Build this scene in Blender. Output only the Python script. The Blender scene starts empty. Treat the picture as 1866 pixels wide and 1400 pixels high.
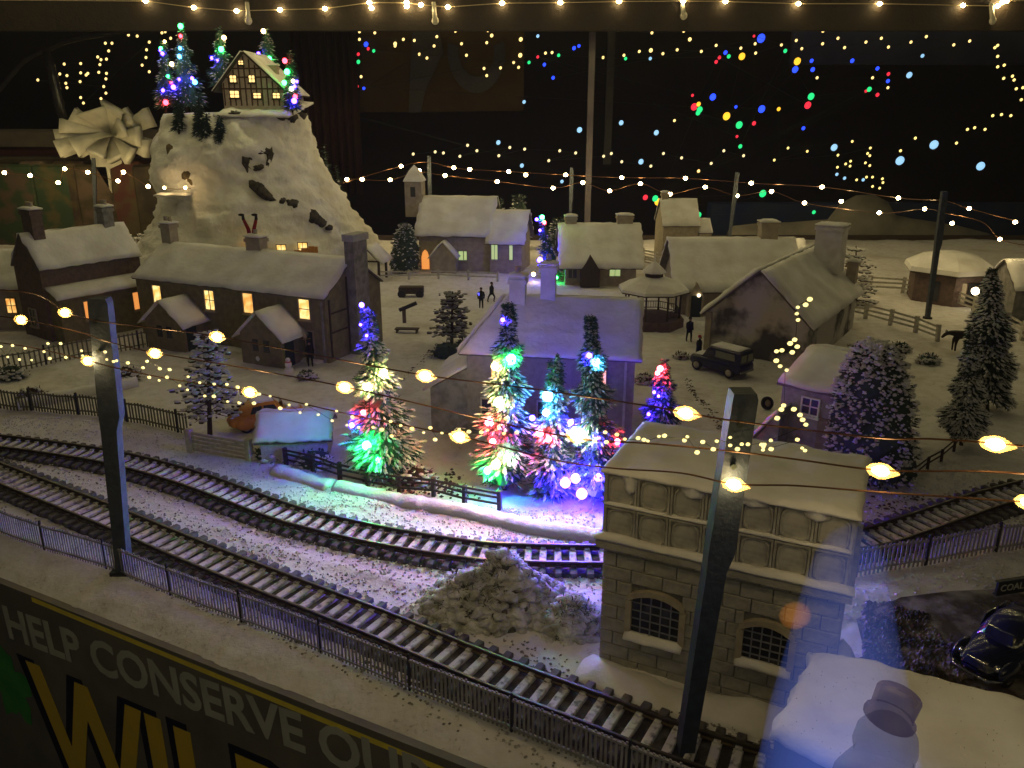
import bpy, math, random
from mathutils import Vector, Matrix, noise
R = math.radians
rnd = random.Random(7)
SC = bpy.context.scene
C = SC.collection
# ---------------- camera, world, exposure ----------------
CAMH = 16.0
HAZE = 0.00016
FPX = 1500.0
PITCH = math.atan(500.0 / 1500.0)
cd = bpy.data.cameras.new('camera'); cam = bpy.data.objects.new('camera', cd); C.objects.link(cam)
cam.location = (0, 0, CAMH); cam.rotation_euler = (R(90) - PITCH, 0, 0)
cd.sensor_width = 36; cd.lens = 36 * FPX / 1866.0; cd.clip_start = 0.1; cd.clip_end = 1500
SC.camera = cam
W = bpy.data.worlds.new('World'); SC.world = W; W.use_nodes = True
W.node_tree.nodes['Background'].inputs[0].default_value = (0.92, 0.88, 0.80, 1)
W.node_tree.nodes['Background'].inputs[1].default_value = 0.014
SC.view_settings.view_transform = 'Standard'; SC.view_settings.look = 'None'
SC.view_settings.exposure = 0; SC.view_settings.gamma = 1
SC.cycles.use_denoising = True
SC.cycles.sample_clamp_indirect = 1.5
SC.cycles.sample_clamp_direct = 40
SC.cycles.max_bounces = 5; SC.cycles.diffuse_bounces = 2; SC.cycles.glossy_bounces = 2
SC.cycles.transmission_bounces = 3; SC.cycles.transparent_max_bounces = 12
SC.cycles.volume_bounces = 0; SC.cycles.volume_step_rate = 10
SC.cycles.caustics_reflective = False; SC.cycles.caustics_refractive = False
# ---------------- from the photograph's pixels to the table top ----------------
cP, sP = math.cos(PITCH), math.sin(PITCH)
def ray(x, y):
    u = (x - 933) / FPX; v = -(y - 700) / FPX
    return Vector((u, cP + v * sP, -sP + v * cP))
def G(x, y, z=0.0):
    d = ray(x, y); t = (z - CAMH) / d.z
    return Vector((d.x * t, d.y * t, z))
def atY(x, y, Y):
    d = ray(x, y); t = Y / d.y
    return Vector((d.x * t, Y, CAMH + d.z * t))
def onplane(x, y, p, q):
    """ray against the vertical plane through p, q"""
    d = ray(x, y); n = Vector((q[1] - p[1], -(q[0] - p[0]), 0)); o = Vector((0, 0, CAMH))
    t = n.dot(Vector((p[0], p[1], 0)) - o) / n.dot(d)
    return o + d * t
def zat(X, Y, py):
    k = (700 - py) / FPX
    return CAMH + Y * (k * cP - sP) / (cP + k * sP)
def ppu(Y, z=0): return FPX / (Y * cP + (CAMH - z) * sP)
# ---------------- materials ----------------
MATS = {}
def mat(name, col, rough=0.8, col2=None, scale=4.0, amt=0.6, bump=0.0, bscale=None, metal=0.0, spec=0.3, detail=5, sharp=None, trans=0):
    if name in MATS: return MATS[name]
    m = bpy.data.materials.new(name); m.use_nodes = True; nt = m.node_tree; b = nt.nodes['Principled BSDF']
    b.inputs['Roughness'].default_value = rough; b.inputs['Metallic'].default_value = metal
    b.inputs['Specular IOR Level'].default_value = spec
    tc = nt.nodes.new('ShaderNodeTexCoord')
    col2 = col2 or tuple(c * 0.72 for c in col)
    n = nt.nodes.new('ShaderNodeTexNoise'); n.inputs['Scale'].default_value = scale; n.inputs['Detail'].default_value = detail
    nt.links.new(tc.outputs['Object'], n.inputs['Vector'])
    r = nt.nodes.new('ShaderNodeMapRange'); lo, hi = sharp or (0.35, 0.65)
    r.inputs[1].default_value = lo; r.inputs[2].default_value = hi; r.inputs[4].default_value = amt
    nt.links.new(n.outputs['Fac'], r.inputs[0])
    mx = nt.nodes.new('ShaderNodeMix'); mx.data_type = 'RGBA'
    mx.inputs[6].default_value = (*col, 1); mx.inputs[7].default_value = (*col2, 1)
    nt.links.new(r.outputs[0], mx.inputs[0]); nt.links.new(mx.outputs[2], b.inputs['Base Color'])
    if bump:
        n2 = nt.nodes.new('ShaderNodeTexNoise'); n2.inputs['Scale'].default_value = bscale or scale * 3; n2.inputs['Detail'].default_value = 6
        nt.links.new(tc.outputs['Object'], n2.inputs['Vector'])
        bp = nt.nodes.new('ShaderNodeBump'); bp.inputs['Strength'].default_value = 1.0; bp.inputs['Distance'].default_value = bump
        nt.links.new(n2.outputs['Fac'], bp.inputs['Height']); nt.links.new(bp.outputs[0], b.inputs['Normal'])
    MATS[name] = m
    return m
def glow(name, col, strength, sample=True):
    if name in MATS: return MATS[name]
    m = bpy.data.materials.new(name); m.use_nodes = True; b = m.node_tree.nodes['Principled BSDF']
    b.inputs['Base Color'].default_value = (*[min(c, 0.8) for c in col], 1)
    b.inputs['Emission Color'].default_value = (*col, 1); b.inputs['Emission Strength'].default_value = strength
    if not sample: m.cycles.emission_sampling = 'NONE'
    MATS[name] = m
    return m
def lit_pane(name, c1, c2, strength):
    """a lit room seen through a small pane: brighter and darker patches of blind and lamp"""
    m = glow(name, c1, strength); nt = m.node_tree; b = nt.nodes['Principled BSDF']
    tc = nt.nodes.new('ShaderNodeTexCoord'); n = nt.nodes.new('ShaderNodeTexNoise'); n.inputs['Scale'].default_value = 2.3
    nt.links.new(tc.outputs['Object'], n.inputs['Vector']); mx = nt.nodes.new('ShaderNodeMix'); mx.data_type = 'RGBA'
    r = nt.nodes.new('ShaderNodeMapRange'); r.inputs[1].default_value = .42; r.inputs[2].default_value = .6; nt.links.new(n.outputs['Fac'], r.inputs[0]); nt.links.new(r.outputs[0], mx.inputs[0])
    mx.inputs[6].default_value = (*c1, 1); mx.inputs[7].default_value = (*c2, 1); nt.links.new(mx.outputs[2], b.inputs['Emission Color']); return m
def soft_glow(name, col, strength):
    """a glowing volume imitating a soft reflection, brightest where it is thickest"""
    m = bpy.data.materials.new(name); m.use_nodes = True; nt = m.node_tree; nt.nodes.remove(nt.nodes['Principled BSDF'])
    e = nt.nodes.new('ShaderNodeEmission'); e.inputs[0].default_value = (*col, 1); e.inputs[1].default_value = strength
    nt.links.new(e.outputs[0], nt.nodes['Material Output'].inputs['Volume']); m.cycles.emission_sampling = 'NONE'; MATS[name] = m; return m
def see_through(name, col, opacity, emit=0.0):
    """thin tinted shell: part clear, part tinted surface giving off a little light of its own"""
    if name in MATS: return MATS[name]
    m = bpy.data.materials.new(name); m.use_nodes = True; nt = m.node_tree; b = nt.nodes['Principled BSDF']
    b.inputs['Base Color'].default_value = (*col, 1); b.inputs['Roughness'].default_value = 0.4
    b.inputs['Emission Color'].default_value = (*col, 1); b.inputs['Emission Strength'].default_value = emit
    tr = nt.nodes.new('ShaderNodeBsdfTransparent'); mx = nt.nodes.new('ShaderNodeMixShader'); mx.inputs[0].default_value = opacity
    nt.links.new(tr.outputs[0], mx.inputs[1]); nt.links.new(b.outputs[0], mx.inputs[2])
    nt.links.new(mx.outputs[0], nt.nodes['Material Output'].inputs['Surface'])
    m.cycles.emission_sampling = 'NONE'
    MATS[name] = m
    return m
M_SNOW = mat('snow', (0.80, 0.80, 0.82), 0.75, (0.70, 0.70, 0.72), 1.3, 0.7, 0.05, 5.0)
M_SNOWR = mat('roof_snow', (0.82, 0.82, 0.84), 0.7, (0.60, 0.585, 0.57), 0.55, 0.8, 0.04, 3.5)
M_SLATE = mat('slate', (0.10, 0.09, 0.09), 0.7, (0.18, 0.16, 0.15), 3, 0.7, 0.03)
M_STONE = mat('olive_stone', (0.24, 0.21, 0.12), 0.85, (0.15, 0.13, 0.08), 2.2, 0.8, 0.05, 9)
M_BRICK = mat('brown_brick', (0.17, 0.12, 0.105), 0.85, (0.10, 0.075, 0.07), 3, 0.8, 0.05, 9)
M_CREAM = mat('cream_render', (0.42, 0.37, 0.28), 0.85, (0.28, 0.24, 0.19), 2, 0.7, 0.04, 7)
M_GREY = mat('grey_stone', (0.30, 0.29, 0.28), 0.85, (0.16, 0.155, 0.15), 2.2, 0.9, 0.05, 7)
M_TIMBER = mat('dark_timber', (0.045, 0.033, 0.025), 0.7, (0.08, 0.06, 0.045), 6, 0.7, 0.02)
M_POLE = mat('grey_blue_pole', (0.075, 0.09, 0.115), 0.8, (0.045, 0.055, 0.07), 3, 0.8, 0.03, 9)
M_DARKP = mat('dark_paint', (0.02, 0.02, 0.025), 0.5, (0.04, 0.04, 0.045), 5, 0.6)
M_WHITEP = mat('white_fence_paint', (0.55, 0.53, 0.48), 0.7, (0.34, 0.32, 0.28), 4, 0.7, 0.03)
M_NEEDLE = mat('fir_green', (0.055, 0.125, 0.085), 0.7, (0.03, 0.08, 0.055), 3, 0.8)
M_NEEDLE2 = mat('dark_green', (0.035, 0.055, 0.045), 0.8, (0.05, 0.08, 0.06), 3, 0.8)
M_BARK = mat('bark', (0.07, 0.045, 0.03), 0.9, (0.04, 0.028, 0.02), 6, 0.8, 0.04)
M_TIPS = mat('snow_on_twigs', (0.72, 0.72, 0.74), 0.8, (0.5, 0.5, 0.52), 4, 0.6)
M_RAIL = mat('rail_steel', (0.09, 0.07, 0.045), 0.5, (0.06, 0.045, 0.03), 6, 0.7, metal=0.5)
M_RAILTOP = mat('rail_head', (0.15, 0.135, 0.11), 0.42, (0.08, 0.07, 0.055), 5, 0.7, metal=0.8)
M_WIRE = mat('copper_wire', (0.16, 0.075, 0.035), 0.45, (0.10, 0.05, 0.03), 6, 0.6, metal=0.6)
M_WIREG = mat('dark_wire', (0.02, 0.03, 0.02), 0.5, (0.03, 0.04, 0.03), 6, 0.6)
M_BLACK = mat('black_rubber', (0.012, 0.012, 0.013), 0.6, (0.025, 0.025, 0.027), 8, 0.6)
M_GLASSD = mat('dark_glass', (0.02, 0.022, 0.035), 0.12, (0.03, 0.035, 0.05), 4, 0.5, spec=0.6)
WARM = (1.0, 0.66, 0.27)
# ---------------- mesh building ----------------
class MB:
    def __init__(s): s.v = []; s.f = []
    def quad(s, a, b, c, d):
        n = len(s.v); s.v += [tuple(a), tuple(b), tuple(c), tuple(d)]; s.f.append((n, n + 1, n + 2, n + 3)); return s
    def tri(s, a, b, c):
        n = len(s.v); s.v += [tuple(a), tuple(b), tuple(c)]; s.f.append((n, n + 1, n + 2)); return s
    def box(s, x0, y0, z0, x1, y1, z1, M=None):
        n = len(s.v)
        for x, y, z in ((x0, y0, z0), (x1, y0, z0), (x1, y1, z0), (x0, y1, z0), (x0, y0, z1), (x1, y0, z1), (x1, y1, z1), (x0, y1, z1)):
            p = Vector((x, y, z)); p = M @ p if M else p; s.v.append(tuple(p))
        for q in ((0, 3, 2, 1), (4, 5, 6, 7), (0, 1, 5, 4), (1, 2, 6, 5), (2, 3, 7, 6), (3, 0, 4, 7)): s.f.append(tuple(n + i for i in q))
        return s
    def bevbox(s, x0, y0, z0, x1, y1, z1, b, M=None):
        """box with chamfered vertical and top edges: stacked rings"""
        rings = [(0, z0), (0, z1 - b), (b, z1)]
        n = len(s.v)
        for ins, z in rings:
            for x, y in ((x0 + b, y0 + ins), (x1 - b, y0 + ins), (x1 - ins, y0 + b), (x1 - ins, y1 - b), (x1 - b, y1 - ins), (x0 + b, y1 - ins), (x0 + ins, y1 - b), (x0 + ins, y0 + b)):
                p = Vector((x, y, z)); p = M @ p if M else p; s.v.append(tuple(p))
        for k in range(2):
            for i in range(8):
                j = (i + 1) % 8; s.f.append((n + k * 8 + i, n + k * 8 + j, n + k * 8 + 8 + j, n + k * 8 + 8 + i))
        s.f.append(tuple(n + 16 + i for i in range(8))); s.f.append(tuple(n + 7 - i for i in range(8)))
        return s
    def rings(s, rr, cap=True, close=True):
        n = len(s.v); k = len(rr[0])
        for r in rr: s.v += [tuple(p) for p in r]
        for a in range(len(rr) - 1):
            for i in range(k if close else k - 1):
                j = (i + 1) % k; s.f.append((n + a * k + i, n + a * k + j, n + (a + 1) * k + j, n + (a + 1) * k + i))
        if cap: s.f.append(tuple(n + k - 1 - i for i in range(k))); s.f.append(tuple(n + (len(rr) - 1) * k + i for i in range(k)))
        return s
    def tube(s, pts, r, seg=6, r1=None):
        pts = [Vector(p) for p in pts]; rr = []; N = len(pts)
        for i, p in enumerate(pts):
            d = (pts[min(i + 1, N - 1)] - pts[max(i - 1, 0)]).normalized()
            a = d.cross(Vector((0, 0, 1)) if abs(d.z) < 0.95 else Vector((1, 0, 0))).normalized(); b = d.cross(a)
            q = r if r1 is None else r + (r1 - r) * i / (N - 1)
            rr.append([p + (a * math.cos(2 * math.pi * k / seg) + b * math.sin(2 * math.pi * k / seg)) * q for k in range(seg)])
        return s.rings(rr)
    def lathe(s, prof, seg=12, o=(0, 0, 0), M=None):
        o = Vector(o); rr = []
        for r, z in prof:
            ring = [Vector((r * math.cos(2 * math.pi * k / seg), r * math.sin(2 * math.pi * k / seg), z)) for k in range(seg)]
            rr.append([(M @ p if M else p) + o for p in ring])
        return s.rings(rr)
    def ball(s, c, rx, ry=None, rz=None, seg=8, nr=5, M=None, jit=0, rg=rnd):
        ry = ry or rx; rz = rz or rx; c = Vector(c); rr = []
        for i in range(nr + 1):
            t = math.pi * (i + 0.02) / (nr + 0.04); q = math.sin(t); z = -math.cos(t)
            ring = []
            for k in range(seg):
                p = Vector((rx * q * math.cos(2 * math.pi * k / seg), ry * q * math.sin(2 * math.pi * k / seg), rz * z))
                if jit: p *= 1 + rg.uniform(-jit, jit)
                ring.append((M @ p if M else p) + c)
            rr.append(ring)
        return s.rings(rr)
    def prism(s, poly, y0, y1, M=None):
        """polygon in x,z extruded along y"""
        n = len(s.v); k = len(poly)
        for y in (y0, y1):
            for x, z in poly:
                p = Vector((x, y, z)); p = M @ p if M else p; s.v.append(tuple(p))
        s.f.append(tuple(n + i for i in range(k))); s.f.append(tuple(n + 2 * k - 1 - i for i in range(k)))
        for i in range(k):
            j = (i + 1) % k; s.f.append((n + j, n + i, n + k + i, n + k + j))
        return s
    def sheet(s, p00, p10, p11, p01, th, nx, ny, amp=0.04, edge=0.0, sd=0.0):
        """a snow blanket between four corners: lumpy top, rounded rim, closed below"""
        p00, p10, p11, p01 = map(Vector, (p00, p10, p11, p01))
        nrm = (p10 - p00).cross(p01 - p00).normalized()
        if nrm.z < 0: nrm = -nrm
        n = len(s.v); top = []; bot = []
        for j in range(ny + 1):
            for i in range(nx + 1):
                u, v = i / nx, j / ny
                p = (p00 * (1 - u) + p10 * u) * (1 - v) + (p01 * (1 - u) + p11 * u) * v
                rim = i in (0, nx) or j in (0, ny)
                w = noise.noise(Vector((p.x * 0.9 + sd, p.y * 0.9, p.z * 0.9 + 3.1)))
                w2 = noise.noise(Vector((p.x * 3.1 + sd, p.y * 3.1, p.z * 3.1)))
                e = Vector((0, 0, 0))
                if rim and edge:
                    c = (p00 + p10 + p11 + p01) / 4; e = (c - p); e -= nrm * e.dot(nrm); e = e.normalized() * (edge * (w2 + 0.3 * w))
                h = th * (0.45 if rim else 1.0) + amp * (w + 0.45 * w2) * (0.5 if rim else 1.0) * 1.6
                top.append(p + e + nrm * max(h, 0.03)); bot.append(p + e)
        s.v += [tuple(p) for p in top]; nb = len(s.v); s.v += [tuple(p) for p in bot]
        k = nx + 1
        for j in range(ny):
            for i in range(nx):
                a = j * k + i; q = (a, a + 1, a + k + 1, a + k)
                s.f.append(tuple(n + t for t in q)); s.f.append(tuple(nb + t for t in reversed(q)))
        rimi = [i for i in range(k)] + [j * k + nx for j in range(1, ny + 1)] + [ny * k + i for i in range(nx - 1, -1, -1)] + [j * k for j in range(ny - 1, 0, -1)]
        for a, b in zip(rimi, rimi[1:] + rimi[:1]): s.f.append((nb + a, nb + b, n + b, n + a))
        return s
    def build(s, name, m, parent=None, smooth=False, loc=None, rotz=0, link=True):
        me = bpy.data.meshes.new(name); me.from_pydata(s.v, [], s.f)
        if smooth:
            me.polygons.foreach_set('use_smooth', [True] * len(me.polygons))
        me.materials.append(m); me.update()
        o = bpy.data.objects.new(name, me); C.objects.link(o)
        if parent: o.parent = parent
        if loc is not None: o.location = loc
        if rotz: o.rotation_euler = (0, 0, rotz)
        return o
def tag(o, label=None, cat=None, group=None, kind=None):
    if label: o['label'] = label
    if cat: o['category'] = cat
    if group: o['group'] = group
    if kind: o['kind'] = kind
    return o
def thing(name, label, cat, loc=(0, 0, 0), rz=0, group=None):
    o = bpy.data.objects.new(name, None); C.objects.link(o); o.location = loc; o.rotation_euler = (0, 0, rz)
    o.empty_display_size = 0.3
    return tag(o, label, cat, group)
def inst(src, parent, loc=(0, 0, 0), rot=(0, 0, 0), scale=None):
    o = src.copy(); C.objects.link(o); o.parent = parent; o.location = loc; o.rotation_euler = rot
    if scale: o.scale = scale
    return o
def fbm(x, y, s=1.0, z=0.0):
    return noise.noise(Vector((x * s, y * s, z))) + 0.5 * noise.noise(Vector((x * s * 2.1, y * s * 2.1, z + 5))) + 0.25 * noise.noise(Vector((x * s * 4.3, y * s * 4.3, z + 9)))
def catmull(P, n=12):
    P = [Vector(p) for p in P]; P = [2 * P[0] - P[1]] + P + [2 * P[-1] - P[-2]]; out = []
    for i in range(1, len(P) - 2):
        a, b, c, d = P[i - 1:i + 3]
        for k in range(n):
            t = k / n
            out.append(0.5 * (2 * b + (c - a) * t + (2 * a - 5 * b + 4 * c - d) * t * t + (3 * b - a - 3 * c + d) * t ** 3))
    out.append(P[-2]); return out
def resample(pts, step):
    out = []; acc = 0.0; nxt = 0.0
    for a, b in zip(pts, pts[1:]):
        L = (b - a).length
        while nxt <= acc + L and L > 1e-9:
            t = (nxt - acc) / L; p = a.lerp(b, t); out.append((p, (b - a).normalized())); nxt += step
        acc += L
    return out
# ---------------- ground, tracks, front panel ----------------
def railpts(up, lo, z=0.3):
    return [ (G(*a, z) + G(*b, z)) / 2 for a, b in zip(up, lo)]
near_c = railpts([(-90, 812), (0, 846), (201, 922), (348, 984), (500, 1046), (686, 1111), (900, 1196), (1101, 1271), (1235, 1322), (1400, 1371)],
                 [(-90, 845), (0, 882), (201, 964), (348, 1025), (500, 1083), (686, 1162), (900, 1255), (1101, 1332), (1235, 1384), (1400, 1440)])
near_c.append(near_c[-1] + (near_c[-1] - near_c[-2]) * 1.0)
far_up = [(-90, 790), (0, 794), (188, 818), (335, 853), (500, 909), (584, 933), (718, 965), (865, 988), (951, 993), (1098, 997)]
far_lo = [(-90, 808), (0, 816), (188, 845), (335, 885), (500, 949), (584, 973), (718, 998), (865, 1020), (951, 1025), (1098, 1027)]
far_c = railpts(far_up, far_lo)
rt_c = railpts([(1570, 966), (1650, 941), (1725, 914), (1795, 894), (1880, 874)], [(1564, 1003), (1655, 981), (1741, 954), (1821, 924), (1900, 900)])
mid_c = [far_c[-1], G(1330, 1010, 0.3), rt_c[0]]
far_all = catmull(far_c + mid_c[1:2] + rt_c, 10)
near_all = catmull(near_c, 10)
def dist_path(x, y, P):
    best = 1e9
    for a, b in P:
        dx, dy = b[0] - a[0], b[1] - a[1]; L = dx * dx + dy * dy
        t = max(0, min(1, ((x - a[0]) * dx + (y - a[1]) * dy) / L)) if L else 0
        d = math.hypot(x - a[0] - dx * t, y - a[1] - dy * t)
        if d < best: best = d
    return best
nseg = list(zip(near_all[::5], near_all[5::5] )); fseg = list(zip(far_all[::5], far_all[5::5]))
# front edge of the board (pixels along the snow bank's lip)
EDGE_A = G(-140, 990, 0); EDGE_B = G(900, 1392, 0)
ed = (EDGE_B - EDGE_A); ed.z = 0; EL = ed.length; edn = ed.normalized(); eout = Vector((edn.y, -edn.x, 0))  # towards the camera side
def front_dist(x, y):  # positive inside the board
    return -((x - EDGE_A.x) * eout.x + (y - EDGE_A.y) * eout.y)
def hground(x, y, fine=True):
    z = 0.16 * fbm(x, y, 0.16) + 0.05 * fbm(x, y, 0.8, 3)
    if fine: z += 0.03 * fbm(x, y, 2.6, 7)
    if y < 48:
        dn = dist_path(x, y, nseg); df = dist_path(x, y, fseg); d = min(dn, df)
        k = max(0.0, min(1.0, (d - 1.4) / 1.2)); z = z * k + (0.02 * fbm(x, y, 3.0)) * (1 - k)
        z += 0.25 * max(0, 1 - abs(d - 3.0) / 1.2) * (0.5 + 0.5 * noise.noise(Vector((x * .3, y * .3, 2)))) if d == df else 0
    fd = front_dist(x, y)
    if fd < 2.2: z -= 0.55 * (1 - max(fd, -1) / 2.2) ** 2
    return z
def build_ground():
    mb = MB(); NX, NY = 330, 330
    X = lambda i, y: (-0.78 + 1.62 * i / NX) * (y + 9)
    idx = {}
    for j in range(NY + 1):
        y = 11.0 * (107.0 / 11.0) ** (j / NY)
        for i in range(NX + 1):
            x = X(i, y)
            fd = front_dist(x, y)
            if fd < 0:
                x2, y2 = x + eout.x * fd, y + eout.y * fd
            else: x2, y2 = x, y
            mb.v.append((x2, y2, hground(x2, y2) if fd > -0.6 else -0.55)); idx[(i, j)] = fd > -0.6
    k = NX + 1
    for j in range(NY):
        for i in range(NX):
            if idx[(i, j)] or idx[(i + 1, j + 1)]:
                mb.f.append((j * k + i, j * k + i + 1, j * k + k + i + 1, j * k + k + i))
    return mb
m = bpy.data.materials.new('trodden_snow'); m.use_nodes = True; nt = m.node_tree; b = nt.nodes['Principled BSDF']
b.inputs['Roughness'].default_value = 0.8; b.inputs['Specular IOR Level'].default_value = 0.25
tc = nt.nodes.new('ShaderNodeTexCoord')
def nz(scale, detail=6):
    n = nt.nodes.new('ShaderNodeTexNoise'); n.inputs['Scale'].default_value = scale; n.inputs['Detail'].default_value = detail
    nt.links.new(tc.outputs['Object'], n.inputs['Vector']); return n
def mr(src, lo, hi, a, c):
    r = nt.nodes.new('ShaderNodeMapRange'); r.inputs[1].default_value = lo; r.inputs[2].default_value = hi
    r.inputs[3].default_value = a; r.inputs[4].default_value = c; nt.links.new(src, r.inputs[0]); return r.outputs[0]
def mixc(f, c1, c2):
    x = nt.nodes.new('ShaderNodeMix'); x.data_type = 'RGBA'; nt.links.new(f, x.inputs[0])
    for s, c in ((6, c1), (7, c2)):
        if isinstance(c, tuple): x.inputs[s].default_value = (*c, 1)
        else: nt.links.new(c, x.inputs[s])
    return x.outputs[2]
big = nz(0.22); mid = nz(1.6); grit = nz(9.0)
base = mixc(mr(mid.outputs[0], 0.35, 0.7, 0, 0.8), (0.74, 0.73, 0.75), (0.62, 0.60, 0.59))
base = mixc(mr(big.outputs[0], 0.52, 0.66, 0, 0.5), base, (0.42, 0.38, 0.33))
mulA = nt.nodes.new('ShaderNodeMath'); mulA.operation = 'MULTIPLY'
nt.links.new(mr(mid.outputs[0], 0.5, 0.62, 0, 1), mulA.inputs[0]); nt.links.new(mr(grit.outputs[0], 0.56, 0.66, 0, 0.45), mulA.inputs[1])
base = mixc(mulA.outputs[0], base, (0.13, 0.11, 0.10))
nt.links.new(base, b.inputs['Base Color'])
bp = nt.nodes.new('ShaderNodeBump'); bp.inputs['Distance'].default_value = 0.05; nt.links.new(nz(3.5, 7).outputs[0], bp.inputs['Height']); nt.links.new(bp.outputs[0], b.inputs['Normal'])
M_GROUND = m
gm = build_ground().build('snow_ground', M_GROUND, smooth=True); tag(gm, 'trodden model snow spread over the whole village board', kind='structure')
# lumps of loose snow and ballast beside the rails
def scatter(n, place, size, mb=None, flat=0.7, jit=0.25):
    mb = mb or MB()
    for _ in range(n):
        q = place()
        if q is None: continue
        x, y, z = q; s = rnd.uniform(*size)
        Mx = Matrix.Rotation(rnd.uniform(0, 6.28), 3, 'Z')
        n0 = len(mb.v)
        for vx, vy, vz in ((1, 0, 0), (0, 1, 0), (-1, 0, 0), (0, -1, 0), (0, 0, flat), (0, 0, -flat)):
            p = Mx @ Vector((vx * s * (1 + rnd.uniform(-jit, jit)), vy * s * (1 + rnd.uniform(-jit, jit)), vz * s * (1 + rnd.uniform(-jit, jit))))
            mb.v.append((x + p.x, y + p.y, z + p.z))
        for f in ((0, 1, 4), (1, 2, 4), (2, 3, 4), (3, 0, 4), (1, 0, 5), (2, 1, 5), (3, 2, 5), (0, 3, 5)): mb.f.append(tuple(n0 + i for i in f))
    return mb
def beside(path, lo, hi, side=None, tmin=0, tmax=1):
    i = int(rnd.uniform(tmin, tmax) * (len(path) - 2)); a, b2 = path[i], path[i + 1]; p = a.lerp(b2, rnd.random()); d = (b2 - a).normalized()
    o = rnd.uniform(lo, hi) * (side or rnd.choice((-1, 1)))
    x, y = p.x - d.y * o, p.y + d.x * o
    if front_dist(x, y) < 0.1: return None
    return x, y, hground(x, y, False) + 0.02
M_BALLAST = mat('ballast', (0.12, 0.105, 0.10), 0.9, (0.42, 0.40, 0.39), 1.2, 1.0, 0.02)
M_CRUMB = mat('snow_crumbs', (0.75, 0.75, 0.78), 0.85, (0.5, 0.5, 0.52), 3, 0.7)
o = scatter(3000, lambda: beside(near_all, 0.0, 2.1), (0.03, 0.07)).build('ballast', M_BALLAST)
tag(o, 'dark and grey ballast chips strewn along the near track', 'ballast', kind='stuff')
o = scatter(2200, lambda: beside(far_all, 0.0, 1.6), (0.03, 0.08)).build('ballast', M_BALLAST)
tag(o, 'dark ballast chips strewn along the far curving track', 'ballast', kind='stuff')
o = scatter(9000, lambda: beside(far_all, 0.9, 4.2), (0.025, 0.075)).build('snow_crumbs', M_CRUMB)
tag(o, 'loose crumbs of snow heaped between the two tracks', 'snow', kind='stuff')
# ---- tracks ----
ms = bpy.data.materials.new('snowed_sleeper'); ms.use_nodes = True; nt = ms.node_tree; b = nt.nodes['Principled BSDF']; b.inputs['Roughness'].default_value = 0.8
tc = nt.nodes.new('ShaderNodeTexCoord'); sx = nt.nodes.new('ShaderNodeSeparateXYZ'); nt.links.new(tc.outputs['Object'], sx.inputs[0])
ab = nt.nodes.new('ShaderNodeMath'); ab.operation = 'ABSOLUTE'; nt.links.new(sx.outputs[0], ab.inputs[0])
oi = nt.nodes.new('ShaderNodeObjectInfo'); nn = nt.nodes.new('ShaderNodeTexNoise'); nn.inputs['Scale'].default_value = 5; nn.noise_dimensions = '4D'
nt.links.new(tc.outputs['Object'], nn.inputs['Vector'])
ml = nt.nodes.new('ShaderNodeMath'); ml.operation = 'MULTIPLY'; ml.inputs[1].default_value = 40; nt.links.new(oi.outputs['Random'], ml.inputs[0]); nt.links.new(ml.outputs[0], nn.inputs['W'])
f1 = mr(ab.outputs[0], 0.52, 0.66, 1, 0.12); f2 = mr(nn.outputs[0], 0.32, 0.5, 0.25, 1)
mm = nt.nodes.new('ShaderNodeMath'); mm.operation = 'MULTIPLY'; nt.links.new(f1, mm.inputs[0]); nt.links.new(f2, mm.inputs[1])
nt.links.new(mixc(mm.outputs[0], (0.035, 0.03, 0.028), (0.62, 0.61, 0.62)), b.inputs['Base Color'])
M_SLEEPER = ms
sl = MB().bevbox(-1.2, -0.13, 0.0, 1.2, 0.13, 0.16, 0.03)
for sx_ in (-0.62, 0.62): sl.box(sx_ - 0.16, -0.09, 0.15, sx_ + 0.16, 0.09, 0.22)
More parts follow.
